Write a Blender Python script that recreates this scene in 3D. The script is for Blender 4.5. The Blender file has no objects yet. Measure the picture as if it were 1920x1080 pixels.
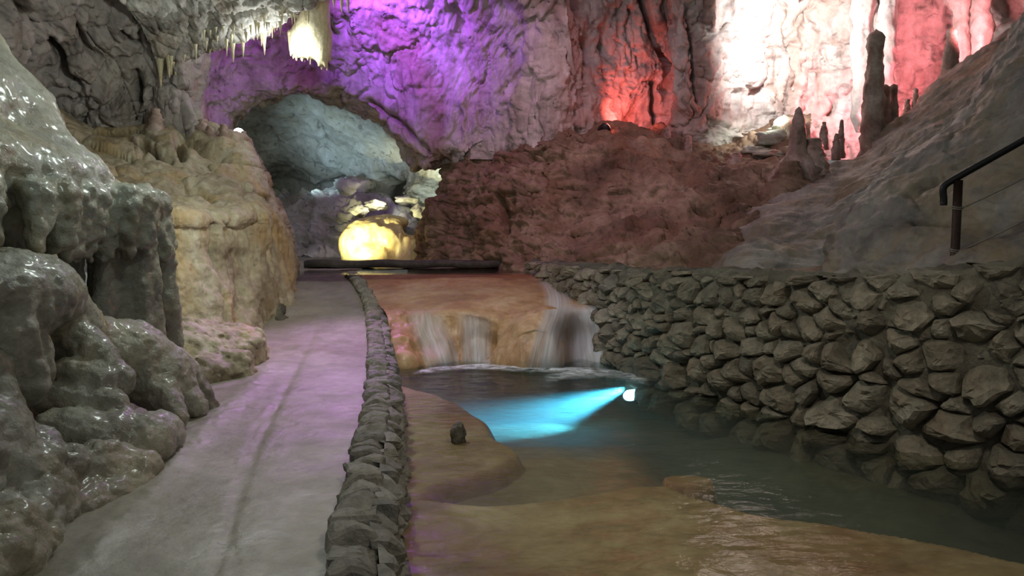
import bpy, bmesh, math, random
import numpy as np
from mathutils import Vector, Matrix

SC = bpy.context.scene
COL = SC.collection
R = math.radians
random.seed(7)
RNG = np.random.default_rng(11)

# ------------------------------------------------------------------ camera, world, exposure, lamps
FPX = 1400.0
PITCH = math.atan(110 / FPX)
EYE = np.array([0.0, 0.0, 1.6])
cam_d = bpy.data.cameras.new('camera')
cam_d.sensor_width = 36.0
cam_d.lens = FPX / 1920 * 36
cam_d.clip_end = 200
cam = bpy.data.objects.new('camera', cam_d)
COL.objects.link(cam)
cam.location = EYE
cam.rotation_euler = (R(90) - PITCH, 0, 0)
SC.camera = cam
SC.view_settings.view_transform = 'Standard'
SC.view_settings.look = 'None'
SC.view_settings.exposure = 0.55
SC.view_settings.gamma = 1.0
SC.view_settings.use_curve_mapping = False
SC.cycles.max_bounces = 4
SC.cycles.diffuse_bounces = 3
SC.cycles.glossy_bounces = 2
SC.cycles.transparent_max_bounces = 8
SC.cycles.volume_bounces = 0
SC.cycles.adaptive_threshold = 0.02
SC.cycles.sample_clamp_indirect = 4.0
SC.cycles.caustics_reflective = False
SC.cycles.caustics_refractive = False

CT, ST = math.cos(PITCH), math.sin(PITCH)


def P(px, py, Y):
    """point of the cave at distance Y in front of the viewer that is sighted at photo pixel (px, py)"""
    a = (px - 960) / FPX
    b = -(py - 540) / FPX
    d = np.array([a, CT + b * ST, -ST + b * CT])
    return EYE + d * (Y / d[1])


def G(px, py, z):
    """where the sight line through (px, py) meets the level z"""
    a = (px - 960) / FPX
    b = -(py - 540) / FPX
    d = np.array([a, CT + b * ST, -ST + b * CT])
    return EYE + d * ((z - EYE[2]) / d[2])


def proj(p):
    q = p - EYE
    zc = q[..., 1] * CT - q[..., 2] * ST
    yc = q[..., 1] * ST + q[..., 2] * CT
    return 960 + FPX * q[..., 0] / zc, 540 - FPX * yc / zc


world = bpy.data.worlds.new('world')
SC.world = world
world.use_nodes = True
wb = world.node_tree.nodes['Background']
wb.inputs[0].default_value = (0.86, 0.93, 0.90, 1)
wb.inputs[1].default_value = 0.13


def lamp(name, loc, energy, color, radius=0.15, target=None, angle=None, blend=0.6):
    ld = bpy.data.lights.new(name, 'SPOT' if target is not None else 'POINT')
    ld.energy = energy
    ld.color = color
    ld.shadow_soft_size = radius
    o = bpy.data.objects.new(name, ld)
    COL.objects.link(o)
    o.location = loc
    if target is not None:
        ld.spot_size = R(angle)
        ld.spot_blend = blend
        o.rotation_euler = (Vector(target) - Vector(loc)).to_track_quat('-Z', 'Y').to_euler()
    return o


PURPLE = (0.42, 0.10, 1.0)
# purple floods above the ceiling lip, turned to the vault
lamp('purple_flood', P(650, -50, 15.8), 850, PURPLE, 0.15, P(770, 0, 18.4), 112, 0.9)
lamp('purple_flood_side', P(420, 40, 15.9), 95, (0.62, 0.10, 1.0), 0.12, P(410, 120, 18.5), 120, 0.8)
lamp('violet_column_fill', P(398, 80, 15.2), 14, (0.62, 0.12, 1.0), 0.05, P(372, 150, 15.6), 110, 0.8)  # added for the column alone, to turn it violet
# mauve flood high under the roof, turned to the middle of the hall
lamp('mauve_flood', P(980, -330, 12.5), 520, (0.86, 0.46, 0.62), 0.4, P(1080, 300, 16.5), 100, 1.0)
lamp('path_mauve_fill', (-2.9, 13.4, 4.9), 760, (0.74, 0.30, 0.92), 0.15, (-2.3, 9.2, 0), 48, 1.0)  # added unseen spot, gives the path its purple cast
# red uplight in the niche of the back wall
lamp('red_uplight', P(1176, 226, 18.2), 95, (1.0, 0.15, 0.13), 0.06, P(1172, 180, 19.6), 150, 0.9)
# white flood and pink floods on the right
lamp('white_flood', P(1480, 50, 16.3), 900, (1.0, 0.97, 0.96), 0.15, P(1520, 40, 19.4), 150, 1.0)
lamp('ledge_white_spot', P(1452, 190, 17.6), 75, (0.92, 1.0, 0.88), 0.08, P(1430, 270, 18), 120, 0.8)
lamp('pink_flood', P(1690, 225, 16.9), 520, (1.0, 0.22, 0.27), 0.12, P(1680, 120, 19), 165, 0.6)
lamp('pink_flood_low', P(1660, 205, 17.2), 170, (1.0, 0.18, 0.20), 0.1, P(1520, 240, 17.0), 130, 0.8)
lamp('pink_flood_high', P(1830, 60, 15.7), 130, (1.0, 0.30, 0.33), 0.12, P(1820, 10, 18), 150, 0.8)
lamp('white_corner_spot', P(1990, 60, 12.0), 60, (0.85, 1.0, 0.98), 0.08, P(1890, 110, 10.6), 100, 0.8)
# tunnel
lamp('tunnel_blue', P(560, 345, 22.5), 130, (0.56, 0.80, 1.0), 0.15, P(680, 250, 25), 120, 0.9)
lamp('tunnel_white', P(790, 345, 21.0), 60, (0.85, 1.0, 0.95), 0.1, P(830, 320, 22.5), 140, 0.9)
lamp('mound_yellow_spot', P(622, 470, 18.3), 600, (1.0, 0.93, 0.50), 0.06, P(690, 445, 20), 62, 0.8)
lamp('tunnel_floor_light', P(715, 380, 20.6), 26, (1.0, 0.98, 0.85), 0.06, P(700, 400, 22), 150, 0.8)
# lamp behind the hanging stalactite
lamp('ceiling_white', P(553, 92, 14.42), 30, (0.97, 1.0, 0.96), 0.05)
lamp('ceiling_fringe_fill', P(505, 112, 13.7), 34, (0.95, 1.0, 0.97), 0.05, P(470, 40, 13.4), 150, 0.8)  # second lamp, added to whiten the lip fringe
# unseen floods over the near gallery, some added only as fill
lamp('gallery_left', (-2.3, 8.2, 4.2), 185, (0.88, 1.0, 0.90), 0.12)
lamp('gallery_block', (-1.6, 9.0, 3.6), 105, (1.0, 0.95, 0.74), 0.15, (-3.8, 11.0, 1.6), 130, 0.8)
lamp('apron_fill', (-0.9, 5.2, 4.4), 80, (0.78, 1.0, 0.92), 0.1, (-3.9, 5.8, 2.6), 75, 0.9)  # added fill, brightens the flowstone apron
lamp('falls_fill', (-0.1, 8.6, 4.8), 190, (0.92, 0.84, 1.0), 0.12, (0.35, 11.1, 0.1), 40, 0.9)  # added unseen spot, whitens the falling water
lamp('pool_fill', (1.2, 3.0, 4.6), 230, (1.0, 0.92, 0.78), 0.3, (1.0, 6.0, -0.4), 100, 1.0)  # added fill for the pool bed and the stone wall

# ------------------------------------------------------------------ numpy noise


def _hash(ix, iy, iz, seed):
    h = (ix.astype(np.uint32) * np.uint32(374761393) + iy.astype(np.uint32) * np.uint32(668265263)
         + iz.astype(np.uint32) * np.uint32(2147483647) + np.uint32((seed * 974711) & 0xffffffff))
    h = (h ^ (h >> np.uint32(13))) * np.uint32(1274126177)
    h = (h ^ (h >> np.uint32(16))) * np.uint32(2246822519)
    h = h ^ (h >> np.uint32(15))
    return h.astype(np.float32) * np.float32(1 / 4294967295.0)


def vnoise(p, seed=0):
    p = np.asarray(p, np.float32)
    f = np.floor(p)
    i = f.astype(np.int64)
    t = p - f
    t = t * t * t * (t * (t * 6 - 15) + 10)
    x, y, z = i[..., 0], i[..., 1], i[..., 2]
    tx, ty, tz = t[..., 0], t[..., 1], t[..., 2]
    r = 0
    for dx in (0, 1):
        wx = tx if dx else 1 - tx
        for dy in (0, 1):
            wy = ty if dy else 1 - ty
            for dz in (0, 1):
                wz = tz if dz else 1 - tz
                r = r + wx * wy * wz * _hash(x + dx, y + dy, z + dz, seed)
    return r * 2 - 1


def fbm(p, octaves=4, gain=0.5, seed=0, mode=None):
    p = np.asarray(p, np.float32)
    a, s, r = 1.0, 1.0, 0
    tot = 0
    for k in range(octaves):
        n = vnoise(p * s + 17.3 * k, seed + k)
        if mode == 'ridge':
            n = 1 - 2 * np.abs(n)
        elif mode == 'billow':
            n = 2 * np.abs(n) - 1
        r = r + a * n
        tot += a
        a *= gain
        s *= 2.03
    return r / tot


def worley(p, seed=0):
    p = np.asarray(p, np.float32)
    f = np.floor(p)
    i = f.astype(np.int64)
    f1 = np.full(p.shape[:-1], 9.0, np.float32)
    f2 = f1.copy()
    cid = np.zeros_like(f1)
    for dx in (-1, 0, 1):
        for dy in (-1, 0, 1):
            for dz in (-1, 0, 1):
                x, y, z = i[..., 0] + dx, i[..., 1] + dy, i[..., 2] + dz
                cx = x + _hash(x, y, z, seed + 1)
                cy = y + _hash(x, y, z, seed + 2)
                cz = z + _hash(x, y, z, seed + 3)
                d = np.sqrt((cx - p[..., 0]) ** 2 + (cy - p[..., 1]) ** 2 + (cz - p[..., 2]) ** 2).astype(np.float32)
                nearer = d < f1
                f2 = np.where(nearer, f1, np.minimum(f2, d))
                cid = np.where(nearer, _hash(x, y, z, seed + 4), cid)
                f1 = np.where(nearer, d, f1)
    return f1, f2, cid


def sstep(a, b, x):
    t = np.clip((x - a) / (b - a), 0, 1)
    return t * t * (3 - 2 * t)


# ------------------------------------------------------------------ meshes and objects


def np_mesh(name, V, F, smooth=True):
    """V (n,3), F (m,k) with k = 3 or 4"""
    V = np.ascontiguousarray(V, np.float32)
    F = np.ascontiguousarray(F, np.int32)
    me = bpy.data.meshes.new(name)
    me.vertices.add(len(V))
    me.vertices.foreach_set('co', V.ravel())
    m, k = F.shape
    me.loops.add(m * k)
    me.loops.foreach_set('vertex_index', F.ravel())
    me.polygons.add(m)
    me.polygons.foreach_set('loop_start', np.arange(m, dtype=np.int32) * k)
    me.polygons.foreach_set('loop_total', np.full(m, k, np.int32))
    me.polygons.foreach_set('use_smooth', np.full(m, smooth, bool))
    me.update(calc_edges=True)
    return me


def link(name, me, mat=None, parent=None):
    o = bpy.data.objects.new(name, me)
    COL.objects.link(o)
    if mat is not None and me is not None and not me.materials:
        me.materials.append(mat)
    if parent is not None:
        o.parent = parent
    return o


def tag(o, label, cat=None, group=None, kind=None):
    if label:
        o['label'] = label
    if cat:
        o['category'] = cat
    if group:
        o['group'] = group
    if kind:
        o['kind'] = kind
    return o


def empty(name, label, cat, group=None, loc=(0, 0, 0)):
    o = bpy.data.objects.new(name, None)
    COL.objects.link(o)
    o.location = loc
    return tag(o, label, cat, group)


def grid_faces(n, m, wrap=False):
    i = np.arange(n - 1)[:, None]
    j = np.arange(m if wrap else m - 1)[None, :]
    j2 = (j + 1) % m
    a = i * m + j
    b = i * m + j2
    c = (i + 1) * m + j2
    d = (i + 1) * m + j
    return np.stack([a, d, c, b], -1).reshape(-1, 4)


def _cr_weights(n, N):
    """catmull-rom weight matrix from n knots to N samples"""
    W = np.zeros((N, n))
    for k, t in enumerate(np.linspace(0, n - 1, N)):
        i = min(int(t), n - 2)
        f = t - i
        w = [(-f + 2 * f * f - f ** 3) / 2, (2 - 5 * f * f + 3 * f ** 3) / 2,
             (f + 4 * f * f - 3 * f ** 3) / 2, (-f * f + f ** 3) / 2]
        for q, ww in zip((i - 1, i, i + 1, i + 2), w):
            if q < 0:
                W[k, 0] += 2 * ww
                W[k, 1] -= ww
            elif q > n - 1:
                W[k, n - 1] += 2 * ww
                W[k, n - 2] -= ww
            else:
                W[k, q] += ww
    return W


def surf(ctrl, N, M):
    C = np.array(ctrl, float)
    return np.einsum('ai,ijk,bj->abk', _cr_weights(C.shape[0], N), C, _cr_weights(C.shape[1], M))


def normals(S, face_eye=True):
    du = np.gradient(S, axis=0)
    dv = np.gradient(S, axis=1)
    n = np.cross(du, dv)
    n /= np.linalg.norm(n, axis=-1, keepdims=True) + 1e-9
    return n


def toward_eye(S, n):
    """orient a whole patch's normals consistently towards the hall"""
    s = np.sum(n * (EYE - S), axis=-1)
    return n if np.median(s) > 0 else -n


def seg_dist(px, py, pts):
    """distance in px to a polyline, with interpolated parameter 0..1"""
    best = np.full(px.shape, 1e9)
    for (x0, y0), (x1, y1) in zip(pts[:-1], pts[1:]):
        dx, dy = x1 - x0, y1 - y0
        t = np.clip(((px - x0) * dx + (py - y0) * dy) / (dx * dx + dy * dy + 1e-9), 0, 1)
        best = np.minimum(best, np.hypot(px - x0 - t * dx, py - y0 - t * dy))
    return best


def patch(name, ctrl, N, M, disp, mat, label=None, cat=None, kind=None, fine=None, parent=None, cuts=(), group=None):
    """a rock face: smooth control surface, pushed in and out along its normal by disp(points, px, py)"""
    S = surf(ctrl, N, M)
    n = toward_eye(S, normals(S))
    px, py = proj(S)
    d = disp(S, px, py)
    for pts, w, dep in cuts:
        d = d - dep * np.exp(-(seg_dist(px, py, pts) / w) ** 2)
    S = S + n * d[..., None]
    if fine is not None:
        n = toward_eye(S, normals(S))
        S = S + n * fine(S)[..., None]
    F = grid_faces(N, M)
    # faces wound so that normals look into the hall
    a, b, c = S.reshape(-1, 3)[F[:, 0]], S.reshape(-1, 3)[F[:, 1]], S.reshape(-1, 3)[F[:, 2]]
    fn = np.cross(b - a, c - a)
    if np.median(np.sum(fn * (EYE - a), -1)) < 0:
        F = F[:, ::-1]
    o = link(name, np_mesh(name, S.reshape(-1, 3), F), mat, parent)
    return tag(o, label, cat, group, kind)


# ---- surface nets for smooth-union rock masses


def surface_nets(D, org, h):
    nx, ny, nz = D.shape
    inside = D < 0
    c = [(dx, dy, dz) for dx in (0, 1) for dy in (0, 1) for dz in (0, 1)]
    sub = lambda A, d: A[d[0]:nx - 1 + d[0], d[1]:ny - 1 + d[1], d[2]:nz - 1 + d[2]]
    cnt = sum(sub(inside, d).astype(np.int8) for d in c)
    act = (cnt > 0) & (cnt < 8)
    idx = np.full(act.shape, -1, np.int64)
    cells = np.argwhere(act)
    idx[act] = np.arange(len(cells))
    acc = np.zeros((len(cells), 3))
    num = np.zeros(len(cells))
    ci, cj, ck = cells.T
    for a in c:
        for ax in range(3):
            if a[ax] == 0:
                b = list(a)
                b[ax] = 1
                da = D[ci + a[0], cj + a[1], ck + a[2]]
                db = D[ci + b[0], cj + b[1], ck + b[2]]
                cr = (da < 0) != (db < 0)
                t = np.where(cr, da / (da - db + 1e-12), 0)
                for q in range(3):
                    acc[:, q] += np.where(cr, a[q] + (t if q == ax else 0), 0)
                num += cr
    V = (cells + acc / num[:, None]) * h + org
    faces = []
    for ax in range(3):
        o1, o2 = [(1, 2), (2, 0), (0, 1)][ax]
        lo = [slice(None)] * 3
        hi = [slice(None)] * 3
        lo[ax] = slice(0, -1)
        hi[ax] = slice(1, None)
        s0, s1 = inside[tuple(lo)], inside[tuple(hi)]
        e = np.argwhere(s0 != s1)
        e = e[(e[:, o1] > 0) & (e[:, o2] > 0) & (e[:, o1] < D.shape[o1] - 1) & (e[:, o2] < D.shape[o2] - 1)]
        flip = s0[tuple(e.T)]
        q = []
        for d1, d2 in ((1, 1), (0, 1), (0, 0), (1, 0)):
            k = e.copy()
            k[:, o1] -= d1
            k[:, o2] -= d2
            q.append(idx[tuple(k.T)])
        q = np.stack(q, -1)
        q = np.where(flip[:, None], q, q[:, ::-1])
        faces.append(q[(q >= 0).all(1)])
    return V, np.concatenate(faces)


def smin(a, b, k):
    h = np.clip(0.5 + 0.5 * (b - a) / k, 0, 1)
    return b + (a - b) * h - k * h * (1 - h)


def blob_field(lo, hi, h, shapes, k=0.15, warp=None):
    lo, hi = np.array(lo, float), np.array(hi, float)
    n = np.ceil((hi - lo) / h).astype(int) + 1
    ax = [lo[q] + h * np.arange(n[q]) for q in range(3)]
    X, Y, Z = [a.astype(np.float32) for a in np.meshgrid(*ax, indexing='ij')]
    D = np.full(X.shape, 5.0, np.float32)
    for s in shapes:
        kk = k
        if s[0] == 'e':
            _, c, r = s[:3]
            if len(s) > 3:
                kk = s[3]
            k0 = np.sqrt(((X - c[0]) / r[0]) ** 2 + ((Y - c[1]) / r[1]) ** 2 + ((Z - c[2]) / r[2]) ** 2)
            k1 = np.sqrt(((X - c[0]) / r[0] ** 2) ** 2 + ((Y - c[1]) / r[1] ** 2) ** 2 + ((Z - c[2]) / r[2] ** 2) ** 2)
            d = k0 * (k0 - 1) / (k1 + 1e-6)
        else:
            _, a, b, ra, rb = s[:5]
            if len(s) > 5:
                kk = s[5]
            a, b = np.array(a), np.array(b)
            ba = b - a
            t = np.clip(((X - a[0]) * ba[0] + (Y - a[1]) * ba[1] + (Z - a[2]) * ba[2]) / (ba @ ba), 0, 1)
            d = np.sqrt((X - a[0] - t * ba[0]) ** 2 + (Y - a[1] - t * ba[1]) ** 2 + (Z - a[2] - t * ba[2]) ** 2) - (ra + (rb - ra) * t)
        D = smin(D, d.astype(np.float32), kk)
    if warp is not None:
        m = np.abs(D) < 0.45
        pts = np.stack([X[m], Y[m], Z[m]], -1)
        D[m] += warp(pts)
    return D, lo


def vert_normals(V, F):
    fn = np.cross(V[F[:, 2]] - V[F[:, 0]], V[F[:, 3]] - V[F[:, 1]])
    n = np.zeros_like(V)
    for q in range(4):
        np.add.at(n, F[:, q], fn)
    return n / (np.linalg.norm(n, axis=1, keepdims=True) + 1e-9)


def subdivide_quads(V, F):
    E = np.concatenate([F[:, [0, 1]], F[:, [1, 2]], F[:, [2, 3]], F[:, [3, 0]]])
    Es = np.sort(E, 1)
    key = Es[:, 0].astype(np.int64) * len(V) + Es[:, 1]
    u, inv = np.unique(key, return_inverse=True)
    mid = (V[u // len(V)] + V[u % len(V)]) / 2
    fc = V[F].mean(1)
    n0, n1, m = len(V), len(V) + len(mid), len(F)
    e = inv.reshape(4, m).T + n0
    f = np.arange(m) + n1
    # smooth the old corners a little towards their face centres
    V2 = np.concatenate([V, mid, fc])
    F2 = np.concatenate([np.stack([F[:, q], e[:, q], f, e[:, (q + 3) % 4]], -1) for q in range(4)])
    return V2, F2


def blobs(name, lo, hi, h, shapes, mat, label=None, cat=None, k=0.15, warp=None, fine=None, sub=1, kind=None, parent=None, group=None):
    D, org = blob_field(lo, hi, h, shapes, k, warp)
    V, F = surface_nets(D, org, h)
    for _ in range(sub):
        V, F = subdivide_quads(V, F)
    if fine is not None:
        n = vert_normals(V, F)
        V = V + n * fine(V)[:, None]
    o = link(name, np_mesh(name, V, F), mat, parent)
    return tag(o, label, cat, group, kind)


def lathe(name, base, profile, segs, mat, knob=0.1, kscale=4.0, seed=0, lean=(0, 0), parent=None, squash=1.0, label=None, cat=None, group=None, sub=5):
    """a dripstone: rings (height, radius) about a vertical axis, roughened"""
    pr = np.array(profile, float)
    t = np.linspace(0, 1, (len(pr) - 1) * sub + 1)
    W = _cr_weights(len(pr), len(t))
    pr = W @ pr
    pr[:, 1] = np.maximum(pr[:, 1], 0.004)
    th = np.linspace(0, 2 * math.pi, segs, endpoint=False)
    c = np.stack([np.cos(th), np.sin(th) * squash], -1)
    H = pr[:, 0][:, None] * np.ones(segs)
    rad = pr[:, 1][:, None] * np.ones(segs)
    q = np.stack([c[None, :, 0] * rad, c[None, :, 1] * rad, H], -1)
    nz = fbm(q * kscale + seed * 7.7, 3, 0.55, seed)
    rad = rad * (1 + knob * 2 * nz)
    X = c[None, :, 0] * rad + lean[0] * (H - H[0, 0])
    Y = c[None, :, 1] * rad + lean[1] * (H - H[0, 0])
    V = np.stack([X, Y, H], -1).reshape(-1, 3)
    n = len(pr)
    F = grid_faces(n, segs, True)[:, ::-1] if pr[-1, 0] > pr[0, 0] else grid_faces(n, segs, True)
    me = np_mesh(name, V, F)
    o = link(name, me, mat, parent)
    o.location = base
    return tag(o, label, cat, group) if label else o

# ------------------------------------------------------------------ materials


def srgb(r, g, b):
    f = lambda c: (c / 255 / 12.92) if c / 255 <= 0.04045 else ((c / 255 + 0.055) / 1.055) ** 2.4
    return (f(r), f(g), f(b), 1)


class NT:
    def __init__(self, name):
        self.m = bpy.data.materials.new(name)
        self.m.use_nodes = True
        self.t = self.m.node_tree
        self.t.nodes.clear()
        self.out = self.n('ShaderNodeOutputMaterial')

    def n(self, typ, **kw):
        nd = self.t.nodes.new(typ)
        for k, v in kw.items():
            setattr(nd, k, v)
        return nd

    def l(self, a, b):
        self.t.links.new(a, b)

    def noise(self, vec, scale, detail=6, rough=0.6, dist=0.0, out=0):
        nd = self.n('ShaderNodeTexNoise')
        nd.inputs['Scale'].default_value = scale
        nd.inputs['Detail'].default_value = detail
        nd.inputs['Roughness'].default_value = rough
        nd.inputs['Distortion'].default_value = dist
        self.l(vec, nd.inputs['Vector'])
        return nd.outputs[out]

    def mapped(self, vec, scale, loc=(0, 0, 0)):
        mp = self.n('ShaderNodeMapping')
        mp.inputs['Scale'].default_value = scale
        mp.inputs['Location'].default_value = loc
        self.l(vec, mp.inputs['Vector'])
        return mp.outputs[0]

    def ramp(self, fac, stops, interp='LINEAR'):
        nd = self.n('ShaderNodeValToRGB')
        nd.color_ramp.interpolation = interp
        el = nd.color_ramp.elements
        while len(el) < len(stops):
            el.new(0.5)
        for e, (p, c) in zip(el, stops):
            e.position = p
            e.color = c if len(c) == 4 else (*c, 1)
        self.l(fac, nd.inputs[0])
        return nd.outputs[0]

    def mix(self, fac, a, b, blend='MIX'):
        nd = self.n('ShaderNodeMix', data_type='RGBA', blend_type=blend)
        for s, v in ((nd.inputs[0], fac), (nd.inputs[6], a), (nd.inputs[7], b)):
            if hasattr(v, 'is_linked') or hasattr(v, 'links'):
                self.l(v, s)
            else:
                s.default_value = v
        return nd.outputs[2]

    def math(self, op, a, b=0.0):
        nd = self.n('ShaderNodeMath', operation=op)
        for s, v in zip(nd.inputs, (a, b)):
            if hasattr(v, 'links'):
                self.l(v, s)
            else:
                s.default_value = v
        return nd.outputs[0]


def gray(v):
    return (v, v, v, 1)


def rock(name, c_lo, c_mid, c_hi, scale=1.0, rough=(0.35, 0.75), bump=0.5, bscale=14.0, streak=0.0, stain=None, stain_amt=0.4,
         spec=0.5, pit=0.0, rnd=0.0, bdist=0.03, coat=0.0):
    t = NT(name)
    tc = t.n('ShaderNodeTexCoord')
    v = tc.outputs['Object']
    base = t.noise(v, 0.9 * scale, 7, 0.62, 0.4)
    if streak:
        st = t.noise(t.mapped(v, (3.2 * scale, 3.2 * scale, 0.35 * scale)), 1.6, 5, 0.6)
        nd = t.n('ShaderNodeMix', data_type='FLOAT')
        nd.inputs[0].default_value = streak
        t.l(base, nd.inputs[2])
        t.l(st, nd.inputs[3])
        base = nd.outputs[0]
    col = t.ramp(base, [(0.32, c_lo), (0.5, c_mid), (0.68, c_hi)])
    fine = t.noise(v, 9 * scale, 5, 0.7)
    col = t.mix(0.55, col, t.ramp(fine, [(0.3, gray(0.45)), (0.7, gray(1.0))]), 'MULTIPLY')
    if stain is not None:
        sn = t.noise(t.mapped(v, (1, 1, 0.45), (3.1, 1.7, 0.4)), 1.1 * scale, 5, 0.6, 0.5)
        col = t.mix(t.ramp(sn, [(0.48, gray(0)), (0.64, gray(stain_amt))]), col, stain)
    if pit:
        pn = t.noise(v, 5 * scale, 3, 0.5, 1.2)
        col = t.mix(t.ramp(pn, [(0.60, gray(0)), (0.68, gray(pit))]), col, tuple(0.3 * c for c in c_lo[:3]) + (1,))
    if rnd:
        oi = t.n('ShaderNodeObjectInfo')
        col = t.mix(rnd, col, t.ramp(oi.outputs['Random'], [(0, gray(0.35)), (0.5, (0.9, 0.8, 0.7, 1)), (1, gray(1.25))]), 'MULTIPLY')
    b = t.n('ShaderNodeBsdfPrincipled')
    t.l(col, b.inputs['Base Color'])
    rn = t.noise(v, 3.1 * scale, 4, 0.6)
    rr = t.n('ShaderNodeMapRange')
    rr.inputs[1].default_value, rr.inputs[2].default_value = 0.35, 0.65
    rr.inputs[3].default_value, rr.inputs[4].default_value = rough
    t.l(rn, rr.inputs[0])
    t.l(rr.outputs[0], b.inputs['Roughness'])
    b.inputs['Specular IOR Level'].default_value = spec
    b.inputs['Coat Weight'].default_value = coat
    b.inputs['Coat Roughness'].default_value = 0.22
    h1 = t.noise(v, bscale, 8, 0.65)
    bp = t.n('ShaderNodeBump')
    bp.inputs['Strength'].default_value = bump
    bp.inputs['Distance'].default_value = bdist
    t.l(h1, bp.inputs['Height'])
    t.l(bp.outputs[0], b.inputs['Normal'])
    t.l(b.outputs[0], t.out.inputs[0])
    return t.m


M_FLOW = rock('wet_flowstone', srgb(96, 88, 80), srgb(150, 146, 130), srgb(200, 200, 186), 1.5, (0.2, 0.5), 1.0, 16, 0.25, srgb(170, 146, 104), 0.4, 0.55, 0.25, coat=0.32)
M_BLOCK = rock('ochre_block_rock', srgb(122, 108, 88), srgb(178, 166, 140), srgb(214, 208, 190), 1.3, (0.4, 0.8), 0.7, 16, 0.35, srgb(184, 150, 92), 0.5, 0.4, 0.3)
M_UPPER = rock('grey_upper_rock', srgb(112, 104, 104), srgb(166, 158, 156), srgb(204, 198, 194), 0.8, (0.5, 0.85), 0.7, 9, 0.3, srgb(168, 152, 120), 0.15, 0.35, 0.5)
M_CEIL = rock('pitted_ceiling_rock', srgb(96, 92, 88), srgb(170, 167, 160), srgb(216, 214, 208), 1.6, (0.5, 0.85), 0.8, 8, 0.0, srgb(150, 130, 100), 0.3, 0.35, 0.5)
M_BACK = rock('pale_back_limestone', srgb(126, 108, 102), srgb(196, 186, 180), srgb(228, 222, 216), 0.55, (0.45, 0.85), 0.75, 5, 0.45, srgb(150, 108, 88), 0.5, 0.35, 0.45, bdist=0.06)
M_TUNNEL = rock('tunnel_limestone', srgb(120, 116, 106), srgb(190, 190, 178), srgb(224, 226, 218), 0.6, (0.5, 0.85), 0.75, 5, 0.2, srgb(150, 140, 105), 0.45, 0.35, 0.5, bdist=0.06)
M_BROWN = rock('brown_slope_rock', srgb(80, 60, 48), srgb(136, 110, 90), srgb(182, 158, 136), 0.9, (0.45, 0.85), 0.9, 7, 0.15, srgb(110, 70, 45), 0.4, 0.35, 0.4, bdist=0.05)
M_RAMP = rock('grey_ramp_flowstone', srgb(92, 84, 82), srgb(144, 134, 128), srgb(182, 172, 164), 1.0, (0.35, 0.75), 0.6, 12, 0.2, srgb(150, 122, 78), 0.45, 0.45, 0.2)
M_TRAV = rock('orange_travertine', srgb(130, 92, 62), srgb(178, 138, 98), srgb(206, 176, 138), 1.1, (0.35, 0.65), 0.4, 16, 0.25, srgb(150, 96, 50), 0.5, 0.45, coat=0.08)
M_BED = rock('pool_bed_travertine', srgb(126, 100, 74), srgb(170, 142, 108), srgb(204, 182, 148), 0.9, (0.5, 0.8), 0.35, 10, 0.0, srgb(150, 108, 70), 0.5, 0.3)
M_SILT_DEPTH = rock('green_silt_depth', srgb(60, 62, 46), srgb(84, 86, 66), srgb(104, 104, 82), 0.8, (0.6, 0.9), 0.3, 9, 0.0, None, 0, 0.2)  # silt colour that also carries the dark of deep water
M_PATH = rock('path_concrete', srgb(126, 120, 106), srgb(152, 146, 134), srgb(176, 170, 160), 0.8, (0.3, 0.6), 0.35, 11, 0.0, srgb(136, 128, 104), 0.4, 0.5)
M_STONE = rock('rubble_stone', srgb(88, 83, 74), srgb(136, 129, 114), srgb(174, 166, 150), 2.2, (0.5, 0.85), 0.8, 14, 0.0, srgb(136, 112, 90), 0.4, 0.4, 0.3, 0.55)
M_MORTAR = rock('wall_mortar', srgb(74, 70, 62), srgb(112, 107, 94), srgb(142, 136, 120), 2.0, (0.6, 0.9), 1.0, 9, 0.0, srgb(90, 74, 60), 0.4, 0.3, 0.5, bdist=0.05)
M_KERB = rock('kerb_stone', srgb(88, 86, 80), srgb(138, 135, 126), srgb(178, 175, 166), 2.4, (0.5, 0.85), 0.8, 14, 0.0, None, 0, 0.4, 0.3, 0.5)
M_YELLOW = rock('honey_flowstone', srgb(176, 150, 90), srgb(214, 196, 140), srgb(236, 226, 184), 1.0, (0.3, 0.6), 0.5, 7, 0.6, srgb(190, 150, 80), 0.4, 0.5)
M_DRIP = rock('dripstone', srgb(110, 84, 74), srgb(170, 146, 134), srgb(214, 200, 190), 2.2, (0.3, 0.65), 0.7, 16, 0.2, None, 0, 0.5, 0.2)
M_CREAM = rock('cream_stalactite', srgb(190, 176, 132), srgb(224, 214, 176), srgb(240, 236, 212), 2.0, (0.35, 0.65), 0.5, 12, 0.5, None, 0, 0.5)
M_BEAM = rock('dark_slab', srgb(40, 36, 34), srgb(62, 56, 52), srgb(88, 80, 74), 2.0, (0.5, 0.85), 0.6, 12, 0.0, None, 0, 0.4)


def plain(name, col, rough=0.5, metal=0.0, emit=None, estr=0.0):
    t = NT(name)
    b = t.n('ShaderNodeBsdfPrincipled')
    tc = t.n('ShaderNodeTexCoord')
    nz = t.noise(tc.outputs['Object'], 30, 4)
    c = t.ramp(nz, [(0.3, tuple(x * 0.6 for x in col[:3]) + (1,)), (0.7, col)])
    t.l(c, b.inputs['Base Color'])
    b.inputs['Roughness'].default_value = rough
    b.inputs['Metallic'].default_value = metal
    if emit:
        b.inputs['Emission Color'].default_value = emit
        b.inputs['Emission Strength'].default_value = estr
    t.l(b.outputs[0], t.out.inputs[0])
    return t.m


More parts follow.
